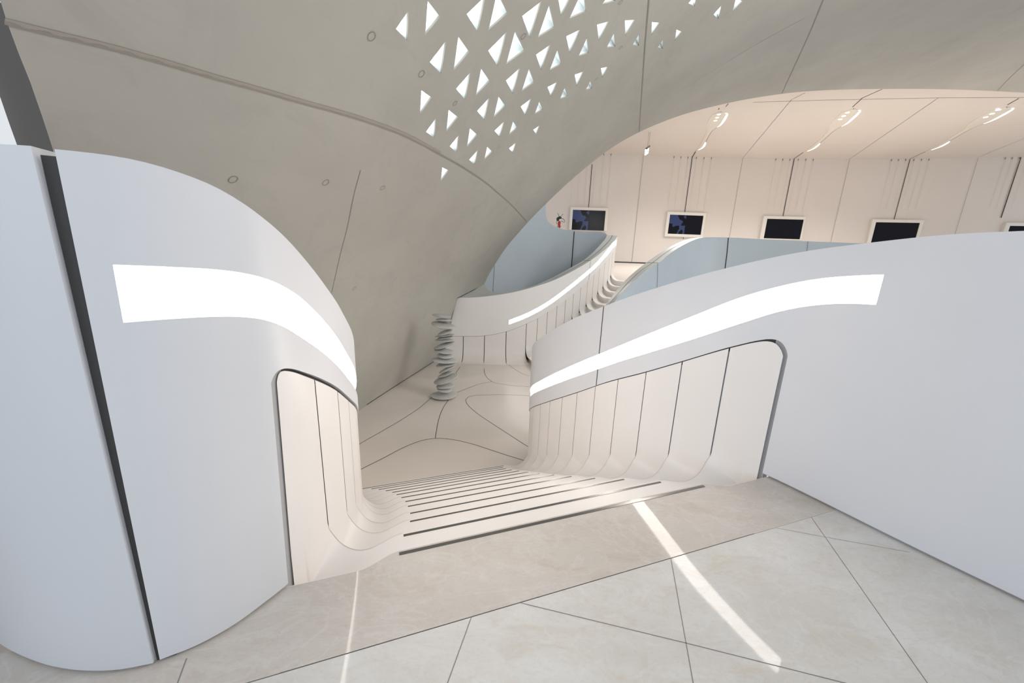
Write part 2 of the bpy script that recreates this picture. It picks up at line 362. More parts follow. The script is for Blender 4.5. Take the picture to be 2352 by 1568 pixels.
class Face:
    lean = 0.0
    """an upright parapet face over a plan curve, with traced heights"""
    def __init__(s, plan, side, slot_i, top, st_, sb, slot, cut, slope_cut):
        p = np.array(plan); t = np.r_[0, np.cumsum(np.linalg.norm(np.diff(p, axis=0), axis=1))]
        s.t0 = t; s.slot = t[slot_i]
        q = list(np.arange(0, s.slot - .03, .03)) + list(s.slot + np.array([-.03, -.02, -.01, -.001])) + \
            list(s.slot + np.r_[0, .003, .006, .010, .014, .019, .025, .032, .04, .05, .065, .08, .1, .125, .15]) + \
            list(np.arange(s.slot + .18, t[-1], .03))
        s.q = np.array(q); s.p = smooth_at(t, p, s.q)
        d_ = smooth_at(t, p, s.q + .01) - smooth_at(t, p, s.q - .01); d_ /= np.linalg.norm(d_, axis=1)[:, None]
        s.n = np.c_[-d_[:, 1], d_[:, 0]] * side            # towards the stair
        s.islot = int(np.argmin(abs(s.q - s.slot)))
        W = [st(*pp) for pp in s.p]
        c = p[:, 1]
        def col(poly, lo=None):
            z = np.array([zat(w, poly, U[:2] * s.leanf(qq)) if tt <= cut else np.nan for w, tt, qq in zip(W, s.p[:, 1], s.q)])
            ok = ~np.isnan(z); i1 = np.where(ok)[0][-1]
            i0 = np.where(ok & (s.q < s.q[i1] - slope_cut))[0][-1]
            sl = (z[i1] - z[i0]) / (s.q[i1] - s.q[i0])
            z[i1+1:] = z[i1] + sl * (s.q[i1+1:] - s.q[i1])
            return z
        s.zt, s.zst, s.zsb, s.zb = col(top), col(st_), col(sb), col(slot)
        s.zb[:s.islot] = .014
    def pt(s, i, off, z): 
        pp = s.p[i] + s.n[i] * off
        return st(pp[0] + s.leanf(s.q[i]) * z, pp[1], z)
    def leanf(s, q):
        return s.lean * float(1 - ss((q - s.slot - .02) / .35)) * (.70 + .30 * min(1, q / s.slot)) if s.lean else 0.0
    def body(s, i0, i1, a, b, th=.10, drop=.10, dep=.014, ins=.010, name='wall_panel', parent=None, matl=None, shift0=0, shift1=0):
        mb = MB(); R8 = [[] for _ in range(8)]; act = []
        for i in range(i0, i1 + 1):
            on = a <= i <= b
            P = lambda off, z: s.pt(i, off, z)
            R8[0].append(P(0, s.zt[i])); R8[1].append(P(0, s.zst[i])); R8[2].append(P(-dep, s.zst[i] - ins)); R8[3].append(P(-dep, s.zsb[i] + ins))
            R8[4].append(P(0, s.zsb[i])); R8[5].append(P(0, s.zb[i])); R8[6].append(P(-th, s.zb[i] if i >= s.islot else .014)); R8[7].append(P(-th, s.zt[i] - drop))
        nc = i1 - i0 + 1; b0 = len(mb.v)
        for r in R8: mb.v.extend(r)
        g = lambda r, c: b0 + r * nc + c
        def q(r, r2, c): mb.f.append((g(r, c), g(r, c+1), g(r2, c+1), g(r2, c))); mb.i.append(0)
        for c in range(nc - 1):
            on = a <= i0 + c < b
            q(0, 1, c)
            if on: q(1, 2, c); q(3, 4, c)
            else: q(1, 4, c)
            q(4, 5, c); q(5, 6, c); q(6, 7, c); q(7, 0, c)
        for i in (a, b):
            if i0 <= i <= i1 and a != b:
                c = i - i0; mb.f.append((g(1, c), g(2, c), g(3, c), g(4, c))); mb.i.append(0)
        for c in (0, nc - 1):
            on = a <= i0 + c <= b
            mb.f.append(tuple(g(r, c) for r in ((0, 1, 2, 3, 4, 5, 6, 7) if on else (0, 1, 4, 5, 6, 7)))); mb.i.append(0)
        o = mb.out(name, matl or M['white'], parent, sharp=40)
        return o
    def strip(s, a, b, dep=.012, ins=.009, name='light_strip', parent=None):
        mb = MB()
        mb.grid([[s.pt(i, -dep, s.zst[i] - ins) for i in range(a, b + 1)], [s.pt(i, -dep, s.zsb[i] + ins) for i in range(a, b + 1)]], 0, flip=True)
        return mb.out(name, M['strip'], parent)
    def backing(s, i0, i1, off, zlow, mat_, name, parent, up_=.06):
        mb = MB()
        top = [s.pt(i, off, (s.zb[i] + up_) if i >= s.islot else s.zb[i] + .03) for i in range(i0, i1 + 1)]
        bot = [s.pt(i, off, zlow(i)) for i in range(i0, i1 + 1)]
        top2 = [s.pt(i, off - .02, s.zb[i] + .05 if i >= s.islot else s.zb[i] + .03) for i in range(i0, i1 + 1)]
        bot2 = [s.pt(i, off - .02, zlow(i)) for i in range(i0, i1 + 1)]
        mb.grid([top, bot, bot2, top2], 0, closed=True)
        return mb.out(name, mat_, parent)

Face.lean = .030
FL = Face(LF, -1, 4, LTOP, LST, LSB, LSLOT, .70, .25)
Face.lean = 0.0; FL.lean = .030
FR = Face(RF, 1, 6, RTOP, RST, RSB, RSLOT, 2.25, .3)
def px_index(face, target, z_of):
    best = min(range(len(face.q)), key=lambda i: abs(proj(*face.pt(i, 0, z_of(i)))[0] - target) if abs(face.p[i][1]) < 2.3 else 9e9)
    return best

# panel tops under the bands (stair frame, as a function of t)
def band_low(face, t):
    k = np.arange(face.islot, len(face.q)); tt = face.p[k, 1]
    k = k[:int(np.argmax(tt)) + 1]; tt = tt[:len(k)]
    return float(np.interp(t, tt, face.zb[k]))
tops = lambda t: (band_low(FL, t - .042 * math.exp(-(t - .004) / .06)) - .015, band_low(FR, t - .020) - .018)
def slot_top_l(t): return 0
GAPW = .0055
for k in range(1, 13):
    z = -k * RISE; mb = MB(); rows = []; GAPW = (.0045, .0045, .004, .0033, .0028, .0025)[min(k, 5)]
    t0, t1 = TS[k - 1], TS[k]
    nrow = 22 if k == 1 else 7
    for j in range(nrow):
        v = (j / (nrow - 1)) ** (2 if k == 1 else 1)
        rs_ = min(1.0, max(.05, (t1 * v - .07) / (.275 - .07))) if k == 1 else 1.0
        tl0, tr0 = (.004, .010) if k == 1 else (t0 + GAPW, t0 + GAPW)
        tL = tl0 + (t1 - GAPW - tl0) * v; tR = tr0 + (t1 - GAPW - tr0) * v
        tt = lambda t_, left: tops(tL)[0] if left else tops(tR)[1]
        S, Z, K = section(t0 + (t1 - t0) * v, z, lambda t_: (tops(tL)[0], tops(tR)[1]), k, rs_)
        r = []; nw = 5
        for m_, (s_, z_, kk) in enumerate(zip(S, Z, K)):
            if m_ < nw: t = tL; s_ = wl(t)
            elif m_ >= len(S) - 5: t = tR; s_ = wr(t)
            else:
                tb = t0 + EDGE - DIP * kk; tf = t1 + EDGE - DIP * kk
                # the cove blends from the panel line into the tread line
                c_ = min(1., max(0., 1 - (z_ - z) / (.165 * rs_))) if rs_ > 0 else 1
                tw = tL if m_ < len(S) / 2 else tR
                t = tw + (tb + (tf - tb) * v - tw) * float(ss(c_ * 1.6))
            if m_ < 17 and z_ > 0: s_ += FL.leanf(float(np.interp(t, FL.p[:40, 1], FL.q[:40]))) * z_
            r.append(st(s_, t, z_))
        rows.append(r)
    mb.grid(rows, 0)
    # riser below the front edge
    front = rows[-1]; low = []
    for m_, p in enumerate(front):
        low.append(p - np.array([0, 0, RISE]) if 5 <= m_ < len(front) - 5 else p)
    mb.grid([front, low], 0)
    for half in (range(5, 27), range(len(front) - 27, len(front) - 5)):
        a_ = [front[m_] + np.array([0, 0, .0008]) for m_ in half]; b_ = [p - N * .0042 for p in a_]; mb.grid([b_, a_], 1)  # thin ribbons painting the shade that sets the coves apart
    step = mb.out('step', [M['solid'], M['lip']], stair, sharp=42)  # second material paints the shade along the step edges
    step['label'] = 'white tread with coved ends'
    # nosing strip set in the tread
    m2 = MB(); w = (.0085, .008, .006, .0055)[min(k, 3)]
    a_, b_ = NL[k] + .004, NR[k] - .004
    m2.box(st((a_ + b_) / 2, TS[k] + .001, z - .002), U * (b_ - a_) / 2, N * w, np.array([0, 0, .0035]))
    ns = m2.out('nosing_strip', M['metal'], step, smooth_shade=False)
# edge of the stone floor with the first nosing
mb = MB()
er = [[st(s, floor_edge(s) + o_, z_) for s in np.linspace(-.455, 2.30, 110)] for o_, z_ in ((-.004, .0006), (.0, .0), (.0, -RISE))]
mb.grid(er, 0)
apron = mb.out('landing_edge', M['solid'], stair)
m2 = MB(); m2.box(st((NL[0] + NR[0]) / 2, 0, -.0015), U * (NR[0] - NL[0]) / 2, N * .0088, np.array([0, 0, .0035]))
m2.out('nosing_strip', M['metal'], apron, smooth_shade=False)

# ------------------------------------------------------------------ near parapets
# left
lp = thing('stair_parapet', 'curved pale wall on the left side of the stairs with a wide glowing strip', 'parapet wall', FL.pt(10, -.05, 0))
iL0 = px_index(FL, 243, lambda i: FL.zst[i]); iL1 = len(FL.q) - 12
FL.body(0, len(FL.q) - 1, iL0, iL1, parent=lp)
FL.strip(iL0, iL1, parent=lp)
FL.backing(0, len(FL.q) - 1, -.021, lambda i: 0 if i < FL.islot else ZL, M['gap'], 'shadow_gap_lining', lp)
# right
rp = thing('stair_parapet', 'long pale wall on the right of the near stairs with a rising light strip', 'parapet wall', FR.pt(20, -.05, 0))
iR0 = px_index(FR, 2035, lambda i: FR.zst[i]); iR1 = len(FR.q) - 10
jt = px_index(FR, 1389, lambda i: FR.zt[i]); ls = px_index(FR, 1409, lambda i: FR.zst[i])
FR.body(0, jt, iR0, jt, parent=rp)
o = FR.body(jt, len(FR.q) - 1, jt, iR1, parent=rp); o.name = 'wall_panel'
FR.strip(iR0, ls, parent=rp); FR.strip(ls, iR1, parent=rp)
for (z0, z1, off) in ((FR.zt[jt] - .002, FR.zst[jt], .0012), (FR.zsb[jt], FR.zb[jt], .0012)):
    mb = MB()
    if 1:
        tdir = np.array([FR.n[jt][1], -FR.n[jt][0]])
        c = FR.p[jt] + FR.n[jt] * off; 
        mb.poly([st(*(c - tdir*.005), z0), st(*(c + tdir*.005), z0), st(*(c + tdir*.005), z1), st(*(c - tdir*.005), z1)])
        mb.out('panel_joint', M['seam'], rp)
mb = MB(); c = FR.p[ls] - FR.n[ls] * .010; tdir = np.array([FR.n[ls][1], -FR.n[ls][0]])
mb.poly([st(*(c - tdir*.0025), FR.zst[ls] - .012), st(*(c + tdir*.0025), FR.zst[ls] - .012), st(*(c + tdir*.0025), FR.zsb[ls] + .012), st(*(c - tdir*.0025), FR.zsb[ls] + .012)])
mb.out('panel_joint', M['seam'], rp)
FR.backing(0, len(FR.q) - 1, -.021, lambda i: 0 if i < FR.islot else ZL, M['gap'], 'shadow_gap_lining', rp)
def gap_shade_line(f_, root):
    ii = list(range(f_.islot + 11, len(f_.q))); mb = MB()
    mb.grid([[f_.pt(i, -.0203, f_.zb[i] + .05) for i in ii], [f_.pt(i, -.0203, f_.zb[i] - .030) for i in ii]], 0)
    mb.out('gap_shade_strip', M['gap_shade'], root)  # dark strip painting the shade under the band
gap_shade_line(FL, lp); gap_shade_line(FR, rp)
# outer skins so that the walls are solid from behind
for f_, root in ((FL, lp), (FR, rp)):
    mb = MB(); ii = list(range(f_.islot, len(f_.q)))
    mb.grid([[f_.pt(i, -.098, f_.zb[i] + .1) for i in ii], [f_.pt(i, -.098, ZL) for i in ii], [f_.pt(i, -.07, ZL) for i in ii], [f_.pt(i, -.07, f_.zb[i] + .1) for i in ii]], 0, closed=True)
    mb.out('outer_skin', M['white'], root)

# far-left curved panel
fl = [(-1.75, .9), (-1.62, .45), (-1.47, .17), (-1.291, -.011), (-1.173, -.096), (-1.06, -.163), (-.962, -.206), (-.862, -.234), (-.778, -.242)]
p = smooth(fl, 60); FT = [(-400, 322), (-100, 327), (0, 330), (50, 333), (85, 337), (125, 352), (160, 362)]
dd = np.gradient(p, axis=0); dd /= np.linalg.norm(dd, axis=1)[:, None]; nn = np.c_[dd[:, 1], -dd[:, 0]]
W = [st(*q) for q in p]; zt = np.array([zat(w, FT) if proj(*w)[0] > -60 else np.nan for w in W]); zt[np.isnan(zt)] = zt[~np.isnan(zt)][0]
mb = MB(); ft = []
for off, zz in ((0, 'b'), (0, 't'), (-.11, 't'), (-.11, 'b')):
    ft.append([st(*(q + n_ * off + (np.array([.007 * z_, 0]) if zz == 't' else 0)), (z_ if zz == 't' else .012)) for q, n_, z_ in zip(p, nn, zt)])
mb.grid(ft, 0, closed=True); mb.poly([r[-1] for r in ft]); mb.poly([r[0] for r in ft][::-1])
o = mb.out('curved_wall_panel', M['white'], None, sharp=40)
tag(o, 'curved pale wall panel at the far left edge beside a dark vertical gap', 'wall panel')
mb = MB(); mb.grid([[st(*(q + n_ * -.02), 0) for q, n_ in zip(p, nn)], [st(*(q + n_ * -.02), .02) for q, n_ in zip(p, nn)]], 0)
mb.out('shadow_gap_lining', M['gap'], o)
mb = MB(); gq_ = [p[-1] + nn[-1] * -.017 + np.array(e_) for e_ in ((.0004, .0), (.05, .004))]
mb.grid([[st(*g_, 0) for g_ in gq_], [st(*(g_ + [.012, 0]), zt[-1] - .015) for g_ in gq_]], 0); mb.out('gap_shade_sheet', M['gap_shade'], o)  # dark sheet painting the shade deep in the gap

# ------------------------------------------------------------------ lower landing
mb = MB()
mb.poly([(-9, -1, ZL), (14, -1, ZL), (14, 17, ZL), (-9, 17, ZL)], 0)
def land(pts, w=.014, n=40): joint_strip(mb, [on_z(px, py, ZL) for px, py in smooth(pts, n)], w, .001, 1)
land([(800, 1093), (830, 1077), (880, 1052), (930, 1026), (975, 1010), (1000, 1006.5), (1030, 1008), (1080, 1018), (1130, 1034), (1170, 1047), (1203, 1057)])
land([(1000, 1006), (1003, 985), (1010, 955), (1017, 938), (1030, 918)], .013)
land([(810, 1030), (825, 1020), (870, 994), (920, 965), (965, 935), (992, 912), (1010, 897)], .013)
land([(1225, 1032), (1209, 1023), (1170, 998), (1130, 972), (1095, 948), (1075, 930), (1069, 920), (1073, 913), (1085, 909), (1110, 907), (1150, 906), (1185, 907), (1218, 909)], .012)
land([(1050, 901), (1075, 891), (1100, 882), (1130, 876)], .012)
land([(1112, 846), (1113, 856), (1118, 866), (1130, 876), (1160, 883), (1215, 888)], .012)
land([(1166, 836), (1180, 846), (1200, 858), (1216, 863)], .012)
land([(1057, 842), (1050, 852), (1040, 868)], .013)
low_floor = struct(mb.out('floor_landing', [M['landing'], M['seam']]))

# ------------------------------------------------------------------ rear staircase and its left parapet
BB = [(1022, 771), (1064, 772), (1113, 770.5), (1163, 761), (1210, 743), (1235.6, 730.7), (1258.5, 716), (1280.6, 702), (1300.5, 688), (1318.8, 673), (1335.7, 658.5), (1351.6, 643.5), (1365.7, 629.5), (1379, 615), (1391, 602), (1401.5, 588.5), (1409, 577.6), (1416, 567)]
DB = [11.35, 11.35, 11.38, 11.42, 11.52, 11.62, 11.75, 11.92, 12.12, 12.36, 12.65, 12.98, 13.33, 13.7, 14.1, 14.5, 14.85, 15.15]
Pg = np.array([on_depth(px, py, D) for (px, py), D in zip(BB, DB)])
tg = np.r_[0, np.cumsum(np.linalg.norm(np.diff(Pg[:, :2], axis=0), axis=1))]
qs = np.linspace(0, tg[-1], 110)
def back_at(q):
    q = np.atleast_1d(q); pl = smooth_at(tg, Pg, q)
    dd = smooth_at(tg, Pg[:, :2], q + .02) - smooth_at(tg, Pg[:, :2], q - .02); dd /= np.linalg.norm(dd, axis=1)[:, None]
    return pl, np.c_[dd[:, 1], -dd[:, 0]]
pl, bn = back_at(qs)
FTOP = [(1010, 684), (1049.6, 683.6), (1088, 683), (1135.6, 678), (1183.5, 670), (1231, 657.4), (1269.6, 644.4), (1307.8, 626.3), (1355.6, 598.5), (1384, 577.5), (1403.5, 561), (1417, 544), (1421, 538)]
FST = [(1169.5, 735), (1210, 719), (1256, 694), (1300, 662), (1330, 638), (1353, 619), (1370, 603), (1386, 585), (1400, 567), (1410, 555), (1417, 551)]
FSB = [(1169.5, 745), (1210, 729), (1256, 704), (1300, 672), (1330, 648), (1353, 628.5), (1370, 613), (1386, 596), (1400, 580), (1410, 567), (1417, 561)]
bz = {k: np.array([zat(p_, c) for p_ in pl]) for k, c in (('t', FTOP), ('a', FST), ('b', FSB))}
bp = thing('stair_parapet', 'white swooping parapet of the rear stairs with a thin light strip, behind the stone stack', 'parapet wall', (pl[10][0], pl[10][1], ZL))
class BF(Face):
    def __init__(s): pass
B = BF(); B.q = qs; B.p = pl[:, :2]; B.n = bn; B.zt, B.zst, B.zsb, B.zb = bz['t'], bz['a'], bz['b'], pl[:, 2]; B.islot = 0
B.pt = lambda i, off, z: np.array([B.p[i][0] + B.n[i][0]*off, B.p[i][1] + B.n[i][1]*off, z])
ia = min(range(110), key=lambda i: abs(proj(*B.pt(i, 0, B.zst[i]))[0] - 1169.5)); ib = 108
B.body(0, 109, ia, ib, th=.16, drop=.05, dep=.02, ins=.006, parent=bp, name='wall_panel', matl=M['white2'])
B.strip(ia, ib, dep=.012, ins=.004, parent=bp)
ij = min(range(110), key=lambda i: abs(proj(*B.pt(i, 0, B.zt[i]))[0] - 1355.6))
td = np.array([B.n[ij][1], -B.n[ij][0]]) * .008
for z0, z1 in ((B.zt[ij], B.zst[ij]), (B.zsb[ij], B.zb[ij])):
    c = B.p[ij] + B.n[ij]*.003; mb = MB()
    mb.poly([(*(c - td), z0), (*(c + td), z0), (*(c + td), z1), (*(c - td), z1)])
    mb.out('panel_joint', M['seam'], bp)
# capping: a ledge between the outer and inner traced rims
CI = [(1088, 655), (1111.7, 652), (1114.6, 658.8), (1122, 666), (1132, 670), (1147, 671.8), (1174, 669), (1202.6, 662.6), (1231, 654), (1269.6, 636.8), (1313.6, 613), (1340, 597.6), (1365, 576.5), (1384.3, 555.5), (1392, 545), (1394, 539.2)]
CF = [(1030, 684.5), (1049.6, 683.6), (1062, 683.7), (1078, 683.4), (1100, 682), (1130, 679), (1168, 672.8), (1203, 665.5), (1236, 656), (1274, 642.5), (1322, 619), (1355.6, 598.5), (1384, 577.5), (1403.5, 561), (1416, 545), (1419, 538)]
CD = [13.6, 13.5, 13.1, 12.6, 12.25, 12.0, 11.85, 11.9, 12.05, 12.4, 13.0, 13.45, 14.1, 14.9, 15.3, 15.6]
ci = smooth([(a[0], a[1], dd_, b[0], b[1]) for a, b, dd_ in zip(CI, CF, CD)], 80)
def front_pt(px, py):
    # point of the band's top edge seen at this pixel column
    k = [proj(*B.pt(i, 0, B.zt[i])) for i in range(110)]
    xs = np.array([q[0] for q in k]); i = np.interp(px, xs, np.arange(110)); i0 = int(min(i, 108)); w = i - i0
    return B.pt(i0, 0, B.zt[i0]) * (1 - w) + B.pt(i0 + 1, 0, B.zt[i0 + 1]) * w
inner = [on_depth(q[0], q[1], q[2]) for q in ci]; outer = [front_pt(q[3], q[4]) + np.array([0, 0, .002]) for q in ci]
mb = MB(); dn = np.array([0, 0, -.08])
mid = [(a*.48 + b*.52) for a, b in zip(inner, outer)]
mb.grid([outer, mid, inner, [p_ + dn for p_ in inner], [p_*.85 + q_*.15 + dn for p_, q_ in zip(outer, inner)]], 0, closed=True)
jl = [[m_ * 1 + np.array([0, 0, .004]) + (b - a)*e for m_, a, b in zip(mid, inner, outer)][44:] for e in (-.035, .035)]
mb.grid(jl, 1)
kx = min(range(80), key=lambda i: abs(ci[i][0] - 1340))
mb.grid([[inner[kx] + [0, 0, .004], outer[kx] + [0, 0, .004]], [inner[kx+1]*.25 + inner[kx]*.75 + [0, 0, .004], outer[kx+1]*.25 + outer[kx]*.75 + [0, 0, .004]]], 1)
mb.out('capping', [M['cap'], M['softseam']], bp)

# rear steps
RISE2 = .187
rs = thing('staircase', 'pale rear flight climbing away beneath the swooping parapet, each step curving into its side panel', 'staircase', (pl[40][0], pl[40][1] - 1, ZL))
gq = [float(tg[1 + j]) for j in range(16)]      # grooves: three on the landing, then one per step
def rear_section(q, zlow, ztop, r, reach):
    P_, n_ = back_at(q); P_, n_ = P_[0], n_[0]; c0 = P_[:2] - n_ * .022; pts = []
    for v in np.linspace(0, 1, 4): pts.append((*c0, ztop + (zlow + r - ztop) * v))
    for w in np.linspace(0, math.pi/2, 10)[1:]:
        c = c0 + n_ * r * (1 - math.cos(w)); pts.append((*c, zlow + r * (1 - math.sin(w))))
    for e in np.linspace(r, reach, 4)[1:]: pts.append((*(c0 + n_ * e), zlow))
    return [np.array(p_) for p_ in pts]
topz = lambda q: float(np.interp(q, qs, pl[:, 2])) - .012
# landing panels with their coves
lw = thing('landing_wall', 'pale panelled wall curving into the landing floor below the swooping parapet', 'wall', (pl[5][0], pl[5][1], ZL))
for a, b in ((tg[0], gq[0]), (gq[0], gq[1]), (gq[1], gq[2]), (gq[2], gq[3])):
    mb = MB(); rows = [rear_section(q, ZL + .002, topz(q), .42, .55) for q in np.linspace(a + .010, b - .010, 8)]
    mb.grid(rows, 0, flip=True); mb.out('side_panel', M['solid2'], lw, sharp=40)
for j in range(13):
    q0, q1 = gq[3 + j], (gq[4 + j] if j < 12 else tg[-1])
    z = ZL + RISE2 * (j + 1); mb = MB()
    rows = [rear_section(q, z, topz(q), .30, 1.75) for q in np.linspace(q0 + .006, q1 - .006, 5)]
    ext = [rear_section(q, z, topz(q), .30, 1.75)[3:] for q in (q1 - .006, q1 + .10)] if j < 12 else None
    if ext: mb.grid(ext, 0, flip=True)
    mb.grid(rows, 0, flip=True)
    first = rear_section(q0 + .006, z, topz(q0), .30, 1.75); lowr = [p_ - np.array([0, 0, RISE2 if i >= 4 else RISE2 * (i == 3)]) for i, p_ in enumerate(first)]
    uph = rear_section(q0 + .085, z, topz(q0), .30, 1.75)
    i3 = range(3, len(first)); lip = [first[i] - [0, 0, .035] for i in i3]
    bk = [uph[i] - [0, 0, .035] for i in i3]; bl = [uph[i] - [0, 0, RISE2] for i in i3]
    mb.grid([bl, bk, lip, [first[i] for i in i3]], 0, flip=True)
    mb.out('step', M['solid2'], rs, sharp=40)
mb = MB(); mb.grid([[B.pt(i, -.06, B.zb[i] + .05) for i in range(110)], [B.pt(i, -.06, ZL) for i in range(110)]], 0)
mb.out('shadow_gap_lining', M['seam'], bp)

# ------------------------------------------------------------------ gallery balustrades (facing the void)
def patch(name, poly, depth, matl, parent=None, step=12, th=.10, extra=None, idxmats=None):
    P = np.array(poly, float)
    gx = np.arange(P[:, 0].min(), P[:, 0].max(), step) + .37; gy = np.arange(P[:, 1].min(), P[:, 1].max(), step) + .53
    V, T = cdt(P, grid=(gx, gy))
    V3 = [on_depth(x, y, depth(x, y)) for x, y in V]
    # thickness: pushed straight back
    n0 = len(V3); verts = list(V3) + [v + np.array([0.0, th, 0]) for v in V3]; faces = []
    for f in T:
        a, b, c = [V[i] for i in f]; ccw = (b[0]-a[0])*(c[1]-a[1]) - (b[1]-a[1])*(c[0]-a[0])
        f = list(f) if ccw < 0 else list(f)[::-1]
        faces.append(tuple(f)); faces.append(tuple(i + n0 for i in f[::-1]))
    from collections import Counter
    E = Counter(); dirs = {}
    for f in faces[::2]:
        for i in range(3):
            e = (f[i], f[(i+1) % 3]); E[tuple(sorted(e))] += 1; dirs[tuple(sorted(e))] = e
    for e, c in E.items():
        if c == 1: a, b = dirs[e]; faces.append((b, a, a + n0, b + n0))
    return mk(name, verts, faces, matl, parent, sharp=40)
xs_l = [1060, 1115, 1180, 1250, 1318, 1360, 1382, 1400]; ds_l = [12.9, 13.75, 14.9, 15.8, 16.2, 16.1, 15.85, 15.6]
dl = lambda x, y: float(smooth_at(xs_l, ds_l, np.array([x]))[0])
edge_l = smooth([(1394, 539.2), (1391, 536), (1382.4, 533.5), (1346, 532), (1317.4, 530), (1294.4, 526.8), (1273.4, 519), (1260, 509.6), (1254.5, 495), (1253.5, 478), (1256, 462), (1264, 447), (1278, 432), (1300, 413), (1330, 388)], 60).tolist()
polyl = edge_l + [(1300, 360), (1180, 460), (1080, 600), (1075, 700), (1160, 715), (1280, 670), (1345, 620), (1380, 580), (1394, 556)]
gbl = patch('gallery_balustrade', polyl, dl, M['blue'])
tag(gbl, 'blue-lit white balustrade sweeping up along the concrete edge below the red figurine', 'balustrade')
def line_on(name, pts, depth, w, matl, parent, lift=.03):
    mb = MB(); P = [on_depth(x, y, depth(x, y) - lift) for x, y in pts]; a = []; b = []
    for i, p_ in enumerate(P):
        t = P[min(i+1, len(P)-1)] - P[max(i-1, 0)]; v = p_ - CAM; n_ = np.cross(t, v); n_ /= np.linalg.norm(n_)
        a.append(p_ + n_*w/2); b.append(p_ - n_*w/2)
    mb.grid([a, b], 0); return mb.out(name, matl, parent, smooth_shade=False)
line_on('panel_joint', [(1319, 531.4), (1316, 570), (1312.6, 614.4), (1308, 640)], dl, .035, M['seam'], gbl)
line_on('panel_joint', [(1136, 600), (1134, 640), (1131.5, 680)], dl, .016, M['softseam'], gbl)

# right one: capping then face
C1 = [(1375, 722), (1388, 704), (1400, 688), (1430, 650), (1460, 622), (1483, 604), (1510, 584.5), (1545, 563.5), (1580, 549), (1600, 545.5), (1612, 544.8)]
C2 = [(1395, 722), (1411, 693), (1430, 670), (1462, 640), (1490, 616), (1512, 604), (1537, 583.5), (1563, 566), (1592, 552), (1606, 547), (1616, 545)]
CDr = [10.2, 10.4, 10.6, 11.2, 11.9, 12.5, 13.2, 14.0, 14.65, 14.95, 15.1]
rc = smooth([(*a, *b, c) for a, b, c in zip(C1, C2, CDr)], 60)
gbr = thing('gallery_balustrade', 'blue-lit white balustrade with a two-tone sloping cap behind the right stair wall', 'balustrade', on_depth(1600, 700, 14))
o1 = [on_depth(q[0], q[1], q[4]) for q in rc]; i1 = [on_depth(q[2], q[3], q[4] - .12) for q in rc]
mb = MB(); md = [a*.5 + b*.5 for a, b in zip(o1, i1)]
dn = np.array([0, .02, -.06])
mb.grid([o1, md, i1, [p_ + dn for p_ in i1], [p_ + dn for p_ in o1]], 0, closed=True)
jl = [[m_ + (CAM - m_) * .0012 + (b - a)*e for m_, a, b in zip(md, o1, i1)][4:52] for e in (-.025, .025)]
mb.grid(jl, 1)
kx = min(range(60), key=lambda i: abs(rc[i][0] - 1483))
cr = lambda p_: p_ + (CAM - p_) * .0012
mb.grid([[cr(o1[kx]), cr(i1[kx])], [cr(o1[kx]*.8 + o1[kx+1]*.2), cr(i1[kx]*.8 + i1[kx+1]*.2)]], 1)
mb.out('capping', [M['cap'], M['softseam']], gbr)
xs_r = [1380, 1411, 1462, 1512, 1563, 1616, 1680, 1760, 1870, 2000, 2200, 2750]; ds_r = [9.8, 10.28, 11.1, 12.4, 13.88, 14.98, 15.6, 15.8, 15.3, 14.4, 13.2, 10.8]
dr = lambda x, y: float(smooth_at(xs_r, ds_r, np.array([x]))[0])
edge_r = [(q[2], q[3]) for q in rc][::1] + smooth([(1618, 544.8), (1640, 544.6), (1680, 545.5), (1760, 549.5), (1870, 554.5), (1985, 559), (2150, 567), (2400, 580), (2750, 598)], 40).tolist()
polyr = edge_r + [(2750, 790), (1395, 790)]
patch('wall_panel', polyr, dr, M['blue'], gbr, step=16)
line_on('panel_joint', [(1673, 545.6), (1670, 580), (1666, 612), (1662, 640)], dr, .035, M['seam'], gbr)
line_on('panel_joint', [(1511, 605), (1510, 640), (1508, 680)], dr, .014, M['softseam'], gbr)
line_on('panel_joint', [(1856, 554), (1853, 580), (1850, 600)], dr, .016, M['softseam'], gbr)

# ------------------------------------------------------------------ gallery room
ZC = float(on_depth(1591, 359.4, 25.0)[2])
CL = [(1180, 345), (1300, 349.5), (1396, 352), (1591, 359.4), (1706, 362.8), (1825, 364), (1952, 365), (2090, 364.5), (2247, 361.7), (2352, 360), (2520, 357)]
wp = np.array([on_z(*p_, ZC)[:2] for p_ in CL]); wt_ = np.r_[0, np.cumsum(np.linalg.norm(np.diff(wp, axis=0), axis=1))]
wq = np.linspace(0, wt_[-1], 120); wpl = smooth_at(wt_, wp, wq)
def wall_hit(px, py):
    r = ray(px, py); best = None
    for i in range(len(wpl) - 1):
        a, b = wpl[i], wpl[i+1]; Mx = np.array([[r[0], a[0]-b[0]], [r[1], a[1]-b[1]]])
        try: k, w = np.linalg.solve(Mx, a)
        except np.linalg.LinAlgError: continue
        if 0 <= w <= 1.0001 and k > 0: best = CAM + r * k; tan = (b - a) / np.linalg.norm(b - a)
    return best, tan
zbase = wall_hit(1440, 603.5)[0][2]
mb = MB()
mb.grid([[(*p_, ZC) for p_ in wpl], [(*p_, zbase) for p_ in wpl]], 0, flip=True)
mb.grid([[(p_[0], p_[1] + .25, ZC) for p_ in wpl], [(p_[0], p_[1] + .25, zbase) for p_ in wpl]], 0)
mb.grid([[(p_[0], p_[1] - .02, zbase + .07) for p_ in wpl], [(p_[0], p_[1] - .02, zbase - .02) for p_ in wpl]], 1, flip=True)
